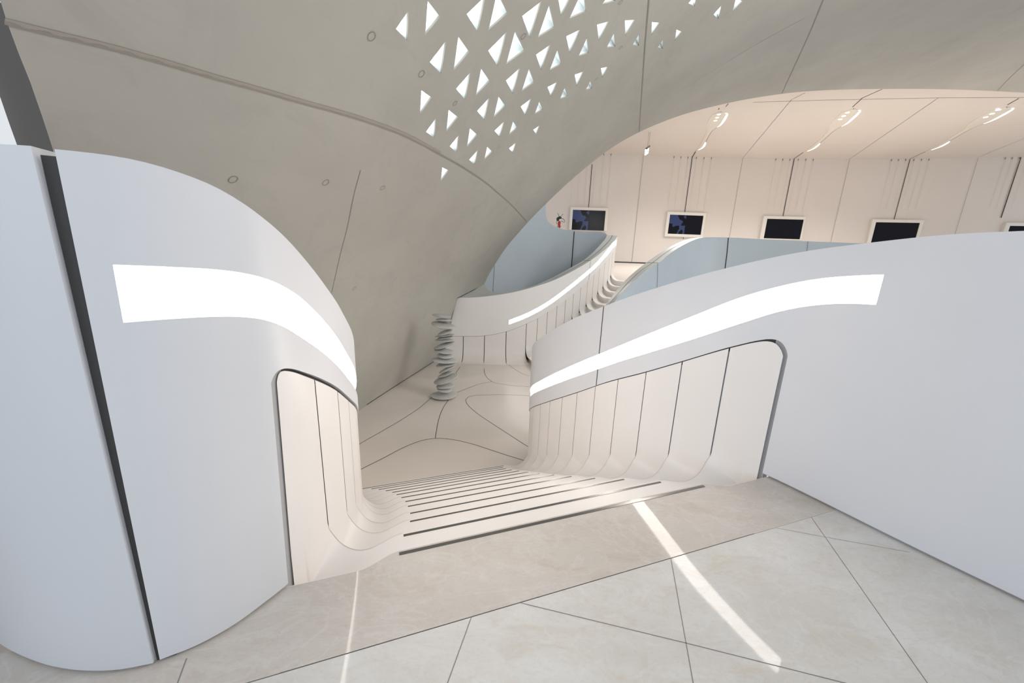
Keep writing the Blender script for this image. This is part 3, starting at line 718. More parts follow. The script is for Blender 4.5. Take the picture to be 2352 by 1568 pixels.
def wall_line(p0, p1, w, mi):
    a, ta = wall_hit(*p0); b, tb = wall_hit(*p1)
    a = a + (CAM - a) * .0015; b = b + (CAM - b) * .0015
    t3 = np.array([ta[0], ta[1], 0]) * w / 2
    mb.poly([a - t3, a + t3, b + t3, b - t3], mi)
VPX, VPY = 1176 - 130, 784 + 3530
def down(px, py, y2):   # follow the vertical through a pixel
    return (px + (VPX - px) * (y2 - py) / (VPY - py), y2)
for x, y0, y1, w, mi in ((1360, 377, 478, .036, 1), (1590.5, 359.5, 489, .04, 1), (1824.5, 364.5, 498, .04, 1), (2090.5, 365, 506, .036, 1), (2345, 361, 500, .05, 1),
                         (1478, 355.5, 603, .016, 2), (1706, 363, 546, .014, 2), (1952, 365, 558, .014, 2), (2247, 362, 545, .014, 2), (1570, 543, 549, .03, 1)):
    wall_line((x, y0), down(x, y0, y1), w, mi)
for c in (1360, 1590.5, 1824.5, 2090.5, 2352):
    for o_ in (-42, -26, -9.5, 9.5, 27, 44):
        y0 = float(np.interp(c + o_, [q[0] for q in CL], [q[1] for q in CL])) + .6
        if c + o_ > 2365: continue
        wall_line((c + o_, y0), down(c + o_, y0, y0 + 4.5), .045, 2)
        wall_line((c + o_, y0 + 4.5), down(c + o_, y0, y0 + 118), .012, 3)
wall_back = struct(mb.out('wall_back', [M['pink'], M['seam'], M['softseam'], mat('faint_seam', (.61, .555, .51), .6)], smooth_shade=True))
# ceiling
mb = MB(); fr = [(p_[0], p_[1] + .2, ZC) for p_ in wpl]
mb.grid([fr, [(p_[0], 12.6, ZC + .0) for p_ in wpl]], 0, flip=True)
mb.grid([[(p_[0], p_[1] + .2, ZC + .25) for p_ in wpl], [(p_[0], 12.6, ZC + .25) for p_ in wpl]], 0)
def ceil_line(pts, w, mi):
    P = [on_z(*p_, ZC - .006) for p_ in pts]; joint_strip(mb, P, w, 0, mi)
for pts, w, mi in ((((1590.5, 360), (1599.5, 345)), .05, 1), (((1650, 252), (1652, 248)), .03, 1), (((1667, 245), (1673, 238)), .03, 1),
                   (((1706, 363), (1818, 229), (1850, 213)), .02, 2), (((1824.5, 364), (1845, 350)), .04, 1), (((1958, 246), (1981, 225), (2026, 205)), .03, 1),
                   (((1952, 365), (2155, 225)), .02, 2), (((2090.5, 364.5), (2125, 348.5)), .03, 1), (((2314, 241), (2340, 226)), .035, 1),
                   (((1730, 235), (1900, 230), (2150, 225), (2400, 224)), .02, 2), (((2247, 361), (2352, 318)), .014, 2)):
    ceil_line(pts, w, mi)
ceiling = struct(mb.out('ceiling', [M['pinkc'], M['seam'], M['softseam']], smooth_shade=False))
# side closing wall (right), out of view, and gallery floor
top_q = back_at(np.array([tg[-1]]))[0][0]; ztop = ZL + RISE2 * 13
mb = MB()
fa = [(top_q[0] - .6, 15.2), (13, 12.5)]
def gz(x, y): return ztop - .004 + (zbase - ztop) * min(max((y - 15.3) / (23.0 - 15.3), 0), 1)
NG = 14
rows = []
for j in range(NG + 1):
    v = j / NG; y0 = lambda x: (14.95 if x > 3.5 else 16.7) - max(0, x - 6) * .35
    rows.append([np.array([x, y0(x) + (25.6 - y0(x)) * v, gz(x, y0(x) + (25.6 - y0(x)) * v)]) for x in np.r_[-2, 1, 3.4, np.linspace(3.6, 27, 12)]])
mb.grid(rows, 0)
gallery_floor = struct(mb.out('floor_gallery', M['wood']))

# ------------------------------------------------------------------ ceiling lights
def ceiling_light(spine, halfw, lenses, strips, label):
    """spine: pixels on the ceiling from tail to head; a spoon-shaped housing"""
    S = np.array([on_z(*p_, ZC) for p_ in smooth(spine, 60)]); w = smooth_at(np.linspace(0, 1, len(halfw)), halfw, np.linspace(0, 1, 60))
    root = thing('ceiling_light', label, 'ceiling light', S[30] - [0, 0, .0], 'spoon-shaped ceiling lights')
    L = []; Rr = []; T = np.gradient(S[:, :2], axis=0); T /= np.linalg.norm(T, axis=1)[:, None]; nrm = np.c_[-T[:, 1], T[:, 0]]
    prof = [(-1, 0), (-1, -.012), (-.8, -.026), (0, -.032), (.8, -.026), (1, -.012), (1, 0)]
    mb = MB(); mb.grid([[np.array([*(S[i, :2] + nrm[i] * w[i] * a), ZC + b]) for i in range(60)] for a, b in prof], 0)
    mb.out('housing', M['cream'], root)
    for px, py in lenses:
        c = on_z(px, py, ZC - .036); mb = MB(); ring = [c + .068 * np.array([math.cos(t), math.sin(t), 0]) for t in np.linspace(0, 2*math.pi, 20, endpoint=False)]
        mb.poly(ring[::-1]); ring2 = [p_ + [0, 0, .04] for p_ in ring]; mb.grid([ring + [ring[0]], ring2 + [ring2[0]]], 0)
        mb.out('lamp_lens', M['lamp'], root, smooth_shade=False)
    for (f0, f1) in strips:
        i0, i1 = int(f0 * 59), int(f1 * 59); mb = MB()
        e = lambda i, k: np.array([*(S[i, :2] + nrm[i] * (w[i] * SIDE + k * SIDE)), ZC - .012])
        tp = lambda i: .09 * max(0, math.sin(math.pi * (i - i0) / max(1, (i1 - i0)))) ** .5 + .002
        mb.grid([[e(i, 0) for i in range(i0, i1 + 1)], [e(i, tp(i)) for i in range(i0, i1 + 1)]], 0)
        mb.out('glow_strip', M['glow'], root, smooth_shade=False)
    mb = MB(); ee = lambda i, k: np.array([*(S[i, :2] + nrm[i] * SIDE * (w[i] + k)), ZC - .008])
    mb.grid([[ee(i, -.004) for i in range(6, 58)], [ee(i, .022) for i in range(6, 58)]], 0); mb.out('recess_shadow', M['seam'], root, smooth_shade=False)  # flat dark strip painting the shadow of the recess
    for px, py in lenses[1:2]:
        c = on_z(px, py, ZC - .16)
        li = bpy.data.lights.new('downlight', 'SPOT'); li.energy = LAMP_W; li.color = (1, .965, .935); li.spot_size = 2.6; li.spot_blend = .9; li.shadow_soft_size = .35
        lo = bpy.data.objects.new('downlight', li); COL.objects.link(lo); lo.location = tuple(c)
LAMP_W = 1600; SIDE = 1
HW = [.015, .06, .11, .11, .10, .10, .10, .10, .10, .12, .20, .28, .30, .30, .30, .29, .26, .02]
ceiling_light([(1598, 347), (1606, 340), (1613, 330), (1625, 308), (1637, 288), (1646, 272), (1656, 256)], HW, [(1643, 277.5), (1647, 270.5), (1651, 263.2)], [(.05, .26), (.62, .98)], 'spoon-shaped ceiling light nearest the hanging exit sign')
ceiling_light([(1845, 349.5), (1853, 346), (1868, 336), (1895, 313), (1918, 291), (1937, 272), (1961, 249)], HW, [(1930, 274.5), (1938, 266.8), (1946.5, 259)], [(.05, .26), (.62, .98)], 'spoon-shaped ceiling light in the middle of the row of three')
ceiling_light([(2126, 348), (2142, 341), (2166, 329), (2205, 306), (2243, 284), (2275, 266), (2313, 245)], HW, [(2264, 269.5), (2278.5, 261.5), (2293, 252.8)], [(.05, .26), (.62, .98)], 'spoon-shaped ceiling light farthest right, seen most edge-on')

# ------------------------------------------------------------------ wall screens
SCR = [((1309.7, 475.7), (1396.5, 480.4), (1307, 528), (1315.3, 482.3), (1389.7, 487), (1312.3, 528), 1, 'black wall screen with blue shapes, right of the red figurine'),
       ((1530.7, 486.3), (1619, 491), (1524.5, 543), (1536.3, 493.3), (1612.6, 496.7), (1531.5, 536.8), 1, 'black wall screen above the end of the blue balustrade, second from the red figurine'),
       ((1751, 496), (1847, 499.6), (1744.5, 549.4), (1758.6, 502.8), (1842, 505.4), (1750.4, 547.2), 0, 'plain black wall screen standing wholly above the right blue balustrade'),
       ((1999.8, 503.7), (2117, 507.3), (1988, 566), (2006.8, 510.7), (2106.5, 515), (1995.6, 558), 0, 'black wall screen with its lower edge cut by the right stair wall'),
       ((2304.3, 511.5), (2440, 517), (2292, 575), (2312, 519), (2430, 524), (2300, 570), 0, 'black wall screen cut off by the right edge of the view')]
for oa, ob, oc, ia_, ib_, ic, pat, lab in SCR:
    A, tA = wall_hit(*oa); Bp, tB = wall_hit(*ob); Cc, tC = wall_hit(*oc)
    x = Bp - A; x[2] = 0; wdt = np.linalg.norm(x); x /= wdt; nrm = np.array([x[1], -x[0], 0]); hgt = A[2] - Cc[2]
    base = (A + Bp) / 2; base[2] = A[2] - hgt
    root = thing('wall_screen', lab, 'screen', base, 'wall screens in the upper gallery')
    ctr = (A + Bp) / 2; ctr[2] = A[2] - hgt/2
    a2, _ = wall_hit(*ia_); b2, _ = wall_hit(*ib_); c2, _ = wall_hit(*ic)
    l, r_, t_, bt_ = (a2-A) @ x, (b2-A) @ x, A[2]-a2[2], A[2]-c2[2]
    fdep = .20
    def q3(u, v, w_): return A + x*u + np.array([0, 0, -v]) + nrm*w_
    mb = MB()
    O = [(0, 0), (wdt, 0), (wdt, hgt), (0, hgt)]; I = [(l, t_), (r_, t_), (r_, bt_), (l, bt_)]
    loops = [[q3(u, v, .0) for u, v in O], [q3(u, v, fdep*.9) for u, v in O], [q3(u + (wdt/2-u)*.015, v + (hgt/2-v)*.015, fdep) for u, v in O], [q3(u, v, fdep) for u, v in I], [q3(u, v, fdep - .05) for u, v in I]]
    mb.grid([L_ + [L_[0]] for L_ in loops], 0)
    mb.out('frame', M['frame'], root, smooth_shade=False)
    cc = q3((l + r_)/2, (t_ + bt_)/2, fdep - .045)
    Mx = Matrix(((x[0], 0, -nrm[0]*-1, cc[0]), (x[1], 0, nrm[1], cc[1]), (0, 1, 0, cc[2]), (0, 0, 0, 1)))
    hw, hh = (r_ - l)/2, (bt_ - t_)/2
    me = bpy.data.meshes.new('display'); me.from_pydata([(-hw, -hh, 0), (hw, -hh, 0), (hw, hh, 0), (-hw, hh, 0), (-hw, -hh, -.03), (hw, -hh, -.03), (hw, hh, -.03), (-hw, hh, -.03)], [],
        [(0, 1, 2, 3), (7, 6, 5, 4), (0, 4, 5, 1), (1, 5, 6, 2), (2, 6, 7, 3), (3, 7, 4, 0)])
    me.materials.append(M['display2'] if pat else M['display'])
    o = bpy.data.objects.new('display', me); COL.objects.link(o); o.parent = root; o.matrix_parent_inverse = root.matrix_world.inverted(); o.matrix_world = Mx
    o['label'] = 'glossy black display'

# ------------------------------------------------------------------ exit sign
c = on_z(1491, 303, ZC); Ys = float(c[1])
e = lambda px, py, dy=0: on_depth(px, py, Ys + dy)
sg = thing('exit_sign', 'small lit exit sign hanging on wires from the gallery ceiling', 'sign', e(1487, 355))
q4 = [e(1484.2, 342.5, -.25), e(1491.2, 337.8, .25), e(1489.2, 351.8, .25), e(1483, 356.3, -.25)]
nr_ = np.cross(q4[1] - q4[0], q4[3] - q4[0]); nr_ /= np.linalg.norm(nr_); nr_ *= np.sign(nr_ @ (CAM - q4[0]))
mb = MB(); mb.poly(q4); bk = [p_ - nr_*.05 for p_ in q4]; mb.grid([q4 + [q4[0]], bk + [bk[0]]], 0); mb.poly(bk[::-1])
mb.out('sign_panel', M['sign'], sg, smooth_shade=False)
uv = lambda u, v: (q4[0]*(1-u)*(1-v) + q4[1]*u*(1-v) + q4[2]*u*v + q4[3]*(1-u)*v) + nr_*.008
mb = MB()
for quad in (((.25, .22), (.75, .22), (.75, .30), (.25, .30)), ((.42, .32), (.62, .32), (.58, .42), (.46, .42)), ((.35, .45), (.68, .45), (.62, .66), (.40, .66)), ((.22, .52), (.36, .47), (.36, .54), (.25, .60)), ((.40, .66), (.52, .66), (.42, .88), (.28, .88)), ((.52, .64), (.63, .64), (.80, .82), (.70, .86))):
    mb.poly([uv(*k) for k in quad])
mb.out('pictogram', M['signmark'], sg, smooth_shade=False)
hb = [e(1484.2, 342.5, -.25) + [0, 0, .02], e(1491.4, 336.8, .25) + [0, 0, .02]]
mb = MB(); mb.tube(hb, .05, 8); mb.out('top_rail', M['metal'], sg)
for a, b in (((1487, 336.5), (1488.5, 320)), ((1490, 335), (1491.3, 311))):
    p0 = e(*a); p1 = np.array([p0[0], p0[1], ZC]); mb = MB(); mb.tube([p0, p1], .008, 6); mb.out('hanging_wire', M['wire'], sg)

# ------------------------------------------------------------------ ant figurine on a plinth behind the balustrade
FD = 18.5
fp = lambda px, py, dd=0: on_depth(px, py, FD + dd)
pz = lambda x, y: (1260 + x * 50 / 1568, 480 + y * 50 / 1568)
ant = thing('figurine', 'small red and dark green ant-like figurine above the blue-lit balustrade', 'figurine', fp(1284, 535))
def blob(name, cx, cy, rx, ry, rz, matl, tilt=0):
    c = fp(*pz(cx, cy)); k = FD / F * 50 / 1568 * 1.02; mb = MB(); rows = []
    for a in np.linspace(.02, math.pi - .02, 12):
        row = []
        for b in np.linspace(0, 2*math.pi, 17):
            v = np.array([rx*k*math.sin(a)*math.cos(b), rz*k*math.sin(a)*math.sin(b), ry*k*math.cos(a)])
            ct, s_ = math.cos(tilt), math.sin(tilt); row.append(c + np.array([v[0]*ct - v[2]*s_, v[1], v[0]*s_ + v[2]*ct]))
        rows.append(row)
    mb.grid(rows, 0); return mb.out(name, matl, ant, sharp=80)
blob('body', 775, 985, 105, 110, 95, M['red']); blob('body', 772, 1090, 82, 160, 80, M['red']); blob('abdomen', 785, 1250, 95, 85, 90, M['red'])
blob('head', 820, 615, 125, 90, 100, M['green'], -.25); blob('pack', 660, 730, 95, 130, 95, M['green'], .15); blob('collar', 815, 790, 75, 85, 70, M['cream'])
for pts, nm in (([(745, 530), (740, 450), (690, 360), (635, 285)], 'antenna'), ([(905, 515), (960, 440), (1060, 350)], 'antenna'),
            ([(860, 855), (950, 870), (1050, 930), (1120, 960), (1165, 910), (1150, 820), (1100, 740), (1020, 690), (930, 670)], 'arm'),
            ([(580, 860), (580, 1040), (680, 1090), (700, 1160), (760, 1180)], 'arm'), ([(655, 1150), (640, 1330), (640, 1600)], 'leg'), ([(795, 1300), (795, 1450), (795, 1600)], 'leg')):
    mb = MB(); mb.tube([fp(*pz(*q)) for q in pts], .011, 6); mb.out(nm, M['black'], ant)
pb = fp(*pz(720, 1600)); mb = MB(); hgt = pb[2] - .012 - gz(pb[0], pb[1]); zb_ = gz(pb[0], pb[1])
mb.box((pb[0], pb[1], zb_ + hgt/2), (.25, 0, 0), (0, .25, 0), (0, 0, hgt/2)); 
mb.out('plinth', M['white'], ant, smooth_shade=False)

# ------------------------------------------------------------------ stack of stones
base = on_z(1019.5, 912, ZL); base_d = float(base[1])
stack = thing('stone_stack', 'tall sculpture of flat grey stones balanced in a leaning stack on the landing', 'sculpture', base)
SK = 1 / 6.82
STN = [(370, 168, 148, -5, 30), (412, 237, 128, -2, 30), (395, 315, 198, -8, 50), (428, 433, 130, 18, 40), (425, 478, 150, 9, 20), (430, 507, 118, 9, 18),
       (415, 553, 148, 2, 30), (410, 635, 185, 19, 42), (412, 723, 158, -5, 40), (423, 800, 130, -2, 50), (418, 865, 190, -2, 42), (435, 937, 155, 6, 32),
       (462, 1008, 150, 27, 40), (430, 1088, 128, 22, 32), (440, 1160, 215, 20, 58), (430, 1268, 145, 3, 40), (415, 1322, 130, -8, 38), (405, 1398, 218, 0, 40)]
for i, (cx, cy, hw, tl, hh) in enumerate(STN):
    c = on_depth(960 + cx*SK, 700 + cy*SK, base_d); k = base_d / F * SK * 1.02
    if i == len(STN) - 1: c[2] = ZL + hh*k*.95
    mb = MB(); rows = []; rnd = random.Random(i + 3); ph = rnd.random() * 6; rr = hw*k
    tl_ = math.radians(tl); roll = math.radians(rnd.uniform(-7, 7)) if i < len(STN) - 1 else 0
    for a in np.linspace(.01, math.pi - .01, 18):
        row = []
        for b in np.linspace(0, 2*math.pi, 33):
            g = 1 + .05*math.sin(2*b + ph)*(1 if abs(math.cos(b)) < .97 else 1) + .03*math.sin(3*b + 2*ph)
            sa = math.sin(a); ca = math.cos(a); ca = math.copysign(abs(ca) ** 1.25, ca)
            v = np.array([rr*sa*math.cos(b)*(g if i else 1), rr*.86*sa*math.sin(b)*g, hh*k*.8*ca])
            y2 = v[1]*math.cos(roll) - v[2]*math.sin(roll); z2 = v[1]*math.sin(roll) + v[2]*math.cos(roll)
            row.append(c + np.array([v[0]*math.cos(tl_) - z2*math.sin(tl_), y2, v[0]*math.sin(tl_) + z2*math.cos(tl_)]))
        rows.append(row)
    mb.grid(rows, 0, flip=True); mb.out('stone', M['marble'], stack, sharp=85)

# ------------------------------------------------------------------ concrete vault
PROF = [(-4.74, -2.03), (-4.55, -1.5), (-4.30, -.81), (-4.08, -.1), (-3.82, .55), (-3.35, 1.25), (-2.75, 1.95), (-2.0, 2.75), (-.95, 3.85), (.45, 4.95), (2.65, 5.95), (5.65, 6.7), (10, 7.12), (16, 7.28), (24, 7.35)]
SL = .2143
pf = smooth(PROF, 1500); pv = np.r_[0, np.cumsum(np.linalg.norm(np.diff(pf, axis=0), axis=1))]
def vault_pt(y, v, off=0.0):
    vi = lambda v_: np.array([np.interp(v_, pv, pf[:, 0]), np.interp(v_, pv, pf[:, 1])])
    q = vi(v)
    if off:
        dq = vi(v + .08) - vi(v - .08); dq /= np.linalg.norm(dq)
        nn_ = np.array([dq[1], -SL*dq[1], -dq[0]]); nn_ /= np.linalg.norm(nn_)       # inwards
        return np.array([q[0] + SL*y, y, q[1]]) + nn_*off
    return np.array([q[0] + SL*y, y, q[1]])
def vault_hit(px, py):
    r = ray(px, py); dx, dz = r[0] - SL*r[1], r[2]
    a = pf[:-1]; e = a - pf[1:]
    det = dx*e[:, 1] - e[:, 0]*dz; bx, bz = a[:, 0], a[:, 1] - EYE
    det = np.where(abs(det) < 1e-12, 1e-12, det)
    kk = (bx*e[:, 1] - e[:, 0]*bz) / det; ww = (dx*bz - dz*bx) / det
    ok = np.where((kk > 0) & (ww >= -1e-9) & (ww <= 1 + 1e-9))[0]
    i = ok[np.argmin(kk[ok])]; best = (kk[i], pv[i] + ww[i]*(pv[i+1]-pv[i]))
    k, v = best
    return float(k*r[1]), float(v)
ARCH = [(1046, 688), (1049, 685), (1056, 681.3), (1065, 676.6), (1078, 670), (1090, 664), (1101, 658.5), (1112, 653), (1122, 632), (1138, 605), (1165, 565), (1195, 530), (1225, 497), (1262, 460), (1300, 424), (1345, 385), (1390, 350), (1440, 318), (1500, 289), (1560, 266), (1640, 244), (1720, 227), (1800, 215), (1900, 207), (1990, 204.5), (2080, 204), (2170, 205), (2260, 208), (2352, 213), (2450, 220)]
arch = [vault_hit(*p_) for p_ in ARCH]
arch = np.array(arch); arch = smooth_at(np.r_[0, np.cumsum(np.linalg.norm(np.diff(arch, axis=0), axis=1))], arch, np.linspace(0, np.linalg.norm(np.diff(arch, axis=0), axis=1).sum(), 150))
lend = [vault_hit(*p_) for p_ in ((121, 341), (95, 262), (70, 190), (40, 115), (15, 48), (2, 5))]
le = np.array(lend); sl_ = (le[-1] - le[0]) / np.linalg.norm(le[-1] - le[0])
lo_ = le[0] - sl_ * (le[0][1] / sl_[1])            # down to the landing
hi_v = arch[-1][1]
left = [tuple(lo_)] + [tuple(q) for q in le]
last = le[-1]
left += [(last[0] - .35, last[1] + .8), (last[0] - .9, last[1] + 2.2), (last[0] - 1.4, hi_v)]
base_end = (11.9, 0.0)
outer = left + [(arch[-1][0] - .0, hi_v)] + [tuple(q) for q in arch[::-1][1:]] + [base_end]
TRI = """909.6,66.3,938.3,24.2,936.4,93.8;982.7,1.9,1011,38.3,976.3,81.6;1072.2,32.5,1115.6,-10,1097.7,74.6;1142.3,-18,1166,30.6,1122,69.5
987.4,142.6,1025.6,92,1013.9,169.6;1053,84,1078,119,1041.6,163.3;1121.7,116.3,1164,72.7,1143,153;1183,72,1204.8,116.7,1162.8,147.3
1047.9,203.7,1081,165.2,1068.6,229.7;1105.4,157.5,1125,186,1092.8,220;1162.5,185,1194,156,1178,216;1215.3,157.5,1227,189,1198.4,209
967.9,207.6,991.7,223.6,964.5,263.4;1030.6,252.7,1052,268.8,1025,303.2;978.3,303.2,1001.5,271,997.9,316.5;1096.4,254.5,1123.7,224.4,1113,276.4
1145.4,221.6,1160.7,242.8,1134,269.5;1196.4,244.6,1220,226,1206.6,265.7;1238.7,232.9,1246.7,251.4,1228.5,261.6;1136.2,300,1158,278.7,1147.9,315.5
1178.5,278.7,1188.3,293.6,1169.6,308.6;1225.5,297.9,1239.2,287.9,1231.3,309.8;1079.3,294.8,1096.4,309.3,1072.4,338.4;1033,336.4,1053.6,310,1049.4,350
1119,337,1130.6,348,1112.5,366.7;1077.8,367,1097.7,343.8,1090.8,378.2;1169.6,340.7,1184.6,327.7,1178.3,352;1015.8,384.3,1030.3,391,1012.4,416.5
1199.7,37,1243.8,2.5,1217,88;1261.6,10.2,1273.7,62.8,1235.5,86;1281.4,-9,1314.5,-15,1289,38.3;1339,-25,1346.4,26,1308,42.7
1382.8,9.6,1413.4,2.6,1408,-22;1301,83.5,1332.4,67.6,1308.2,123;1349,84.8,1352,121.8,1329.2,128.8;1231.6,125.6,1263.8,102.7,1242.9,162
1280.7,112.9,1289.4,147.3,1262.6,161.4;1371.7,56.8,1398,49,1375,95;1411.2,74.6,1413.4,107,1393.6,109;1320.3,171.6,1339.4,164.5,1324.7,199
1356.7,185,1360,203.5,1345.8,205.7;1380.6,156.6,1395.8,153.4,1383.4,178.7;1258,200,1279.5,188.2,1265.7,222.7;1297.3,200.4,1304,221.4,1286.5,227
1435.6,47.2,1458,45.3,1436,84;1469,76.5,1467.8,105.6,1453.4,103;1497.6,51,1515,52,1495.5,83;1554,68.2,1565.7,72.7,1549.5,95
1523.6,90,1522.4,112.9,1510.8,109;1581,7.7,1599.8,-13,1596,15;1638.8,33.8,1657.5,12,1650,44;1690.4,-4,1705.7,2.6,1682,28.7"""
tris = []
for rec in TRI.replace('\n', ';').split(';'):
    n_ = list(map(float, rec.split(','))); tris.append([vault_hit(n_[i], n_[i+1]) for i in (0, 2, 4)])
V2, T2 = cdt(outer, tris, grid=(np.arange(-4, 20, .45), np.arange(.05, pv[-1], .16)))
verts = [vault_pt(*q) for q in V2]
mb = MB(); mb.v = verts
for f in T2:
    a, b, c = [V2[i] for i in f]; ccw = (b[0]-a[0])*(c[1]-a[1]) - (b[1]-a[1])*(c[0]-a[0])
    mb.f.append(tuple(f) if ccw > 0 else tuple(f[::-1])); mb.i.append(0)
vault = mk('wall_vault', mb.v, mb.f, [M['concrete'], M['concrete']], None, idx=mb.i, sharp=180)
struct(vault)
nrm_ = []
for q in V2:
    p0, p1 = vault_pt(q[0], q[1]), vault_pt(q[0], q[1], .1); nrm_.append(tuple((p1 - p0) / np.linalg.norm(p1 - p0)))
vault.data.normals_split_custom_set_from_vertices(nrm_)
# thickness of the shell along its free edges
def edge_return(seq, name, depth, extra=np.zeros(3)):
    a = [vault_pt(*q) for q in seq]; b = [vault_pt(*q, -depth) + extra for q in seq]
    m_ = MB(); m_.grid([a, b], 0); return m_.out(name, M['concrete'], vault)
edge_return([tuple(q) for q in arch], 'edge_return', .35)
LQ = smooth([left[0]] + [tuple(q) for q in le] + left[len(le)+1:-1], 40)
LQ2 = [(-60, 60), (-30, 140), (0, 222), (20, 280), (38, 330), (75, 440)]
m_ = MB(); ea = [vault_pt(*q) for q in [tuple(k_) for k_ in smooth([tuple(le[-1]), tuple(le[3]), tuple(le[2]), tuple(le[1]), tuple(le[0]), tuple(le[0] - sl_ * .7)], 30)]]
eb = [on_depth(q[0], q[1], 2.9) for q in smooth(LQ2, 30)]; m_.grid([ea, eb], 0); m_.out('shaded_edge_return', M['shaded_return'], vault)  # return of the shell, its shade painted on
edge_return(left[len(le):-1], 'edge_return', .5)
# outer skin of the shell keeps daylight out
mb = MB()
for f in T2: pass
outer2 = [(q[0] + (1.0 if i_ < len(left) else 0), q[1]) for i_, q in enumerate(outer)]
V3, T3 = cdt(outer2, (), grid=(np.arange(-4, 20, 1.2), np.arange(.05, pv[-1], .4)))
mb.v = [vault_pt(q[0], q[1], -.75) for q in V3]; mb.f = [tuple(f) for f in T3]; mb.i = [0]*len(T3)
mb.out('outer_shell', M['concrete'], vault, sharp=180)
# grooves, joints, tie holes
def vline(pts, w, matl, name, n=60, lift=.006):
    q = [vault_hit(*p_) for p_ in smooth(pts, n)]; P = [vault_pt(*k, lift) for k in q]; P0 = [vault_pt(*k) for k in q]; a = []; b = []
    for i in range(len(P)):
        t = P[min(i+1, len(P)-1)] - P[max(i-1, 0)]; nn_ = np.cross(t, P[i] - P0[i]); nn_ /= np.linalg.norm(nn_)
        a.append(P[i] + nn_*w/2); b.append(P[i] - nn_*w/2)
    m_ = MB(); m_.grid([a, b], 0); return m_.out(name, matl, vault, smooth_shade=False)
GR = [(8, 49), (25.5, 53.6), (127.6, 79), (255, 109.7), (382.7, 145.4), (500, 180), (600, 208), (700, 237), (780, 259), (850, 281), (926.5, 310), (1010.7, 354), (1079.6, 394), (1117, 420), (1148.5, 447), (1164, 460), (1208.7, 507)]
vline(GR, .018, M['groove'], 'groove', 90)
vline([(x + 1, y - 4) for x, y in GR[:12]], .020, M['hairl'], 'groove', 90)
vline([(1491, -5), (1482, 100), (1475, 200), (1468, 303)], .020, M['hair'], 'joint')
vline([(1893, -5), (1860, 75), (1828, 145), (1796, 214)], .018, M['hair'], 'joint')
vline([(2352, 148), (2320, 178), (2291, 208)], .018, M['hair'], 'joint')
vline([(828, 390), (812, 450), (800, 510), (780, 590), (762, 670)], .007, M['hair'], 'joint')
vline([(1550, 214), (1640, 160), (1740, 100), (1850, 40)], .008, M['hair'], 'joint')
vline([(1048.5, 686), (1042, 712), (1034, 743), (1030, 764)], .022, M['seam'], 'joint', 20)
vline([(1050, 684.5), (1080, 669.5), (1110, 655)], .022, M['seam'], 'joint', 20)
vline([(842, 929), (905, 888), (960, 853), (1002, 826)], .02, M['seam'], 'joint')
def tie(px, py, r, w=.0045):
    y, v = vault_hit(px, py); m_ = MB(); th = np.linspace(0, 2*math.pi, 25)
    pt = lambda rr, t: vault_pt(y + rr*math.cos(t), v + rr*math.sin(t), .005)
    m_.grid([[pt(r, t) for t in th], [pt(r - w, t) for t in th]], 0); m_.out('tie_hole', M['tie'], vault, smooth_shade=False)
for px, py, r in ((535, 411.5, .034), (748, 418.5, .036), (878, 431, .034), (853, 83, .036), (968, 169, .036), (813, 662, .034), (1202, 83, .036), (1425, 109, .034), (1425, 5, .034), (1525, 193, .034), (1045, 237, .03), (1145, 338, .03), (1370, 181, .03), (1685, 173, .03), (908, 640, .03)):
    tie(px, py, r)
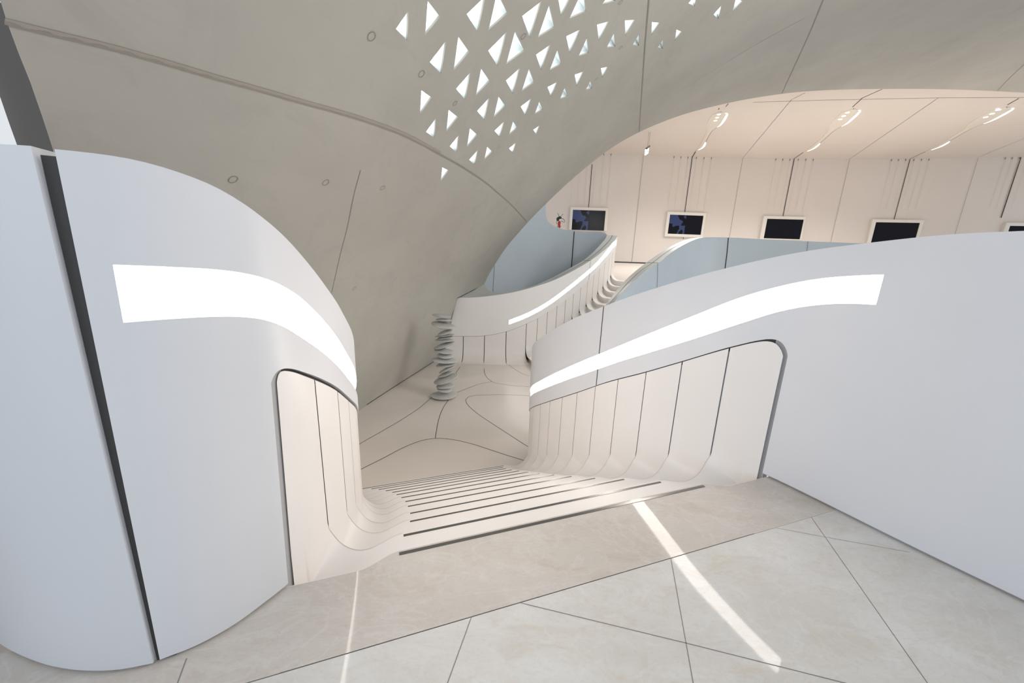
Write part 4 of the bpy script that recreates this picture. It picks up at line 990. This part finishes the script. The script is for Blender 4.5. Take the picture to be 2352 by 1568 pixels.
# window reveals and panes
for i, tri in enumerate(tris):
    cen = np.mean(tri, axis=0); size = np.linalg.norm(vault_pt(*tri[0]) - vault_pt(*tri[1]))
    dep = min(.34, .46 * size)
    def ring(off, k): return [vault_pt(*(np.array(q)*k + cen*(1-k)), -off) for q in tri]
    m_ = MB(); r0, r1, r2 = ring(0, 1.0), ring(.018, 1.0), ring(dep, .97)
    m_.grid([r0 + [r0[0]], r1 + [r1[0]]], 1); m_.grid([r1 + [r1[0]], r2 + [r2[0]]], 0)
    w = struct(m_.out('window_%d' % (i + 1), [M['reveal'], M['concrete']], None, smooth_shade=False))
    m_ = MB(); m_.poly(ring(dep - .004, .972)); m_.out('glass_pane', M['pane'], w, smooth_shade=False)

# ------------------------------------------------------------------ wall seen past the left end of the vault
mb = MB(); mb.poly([(-4.5, -3, -2.1), (-4.5, 3.0, -2.1), (-4.5, 3.0, 7.4), (-4.5, -3, 7.4)], 0)
mb.poly([(-4.7, -3, -2.1), (-4.7, -3, 7.4), (-4.7, 3.0, 7.4), (-4.7, 3.0, -2.1)], 0)
struct(mb.out('wall_left', mat('rose_beige_paint', (.46, .39, .345), .6), smooth_shade=False))

# ------------------------------------------------------------------ light
def area(name, loc, target, sx, sy, power, col):
    l = bpy.data.lights.new(name, 'AREA'); l.shape = 'RECTANGLE'; l.size = sx; l.size_y = sy; l.energy = power; l.color = col
    o = bpy.data.objects.new(name, l); COL.objects.link(o); o.location = loc
    dv = Vector(target) - Vector(loc); o.rotation_euler = dv.to_track_quat('-Z', 'Y').to_euler(); return o
area('daylight_window', (-5.0, -5.0, 3.4), (2.0, 1.0, .8), 7, 5, 200, (.60, .79, 1.0))
area('hall_fill_light', (7.6, 3.0, 5.2), (-.5, 7.5, -1.0), 3.5, 2.5, 230, (1.0, .975, .94))  # added fill light out of view, lifting the landing and vault
w = bpy.data.worlds.new('World'); bpy.context.scene.world = w; w.use_nodes = True
bg = w.node_tree.nodes['Background']; bg.inputs['Color'].default_value = (.92, .96, 1.0, 1); bg.inputs['Strength'].default_value = .56

# ------------------------------------------------------------------ camera and colour
cd = bpy.data.cameras.new('Camera'); co = bpy.data.objects.new('Camera', cd); COL.objects.link(co)
cd.sensor_width = 36; cd.lens = F / 2352 * 36; cd.clip_start = .05; cd.clip_end = 200
co.matrix_world = Matrix([[*R[0], CAM[0]], [*R[1], CAM[1]], [*R[2], CAM[2]], [0, 0, 0, 1]])
sc = bpy.context.scene; sc.camera = co
sc.view_settings.view_transform = 'Standard'; sc.view_settings.look = 'None'; sc.view_settings.gamma = 1; sc.view_settings.use_curve_mapping = False
sc.view_settings.exposure = 0.57
sc.cycles.max_bounces = 10; sc.cycles.diffuse_bounces = 6
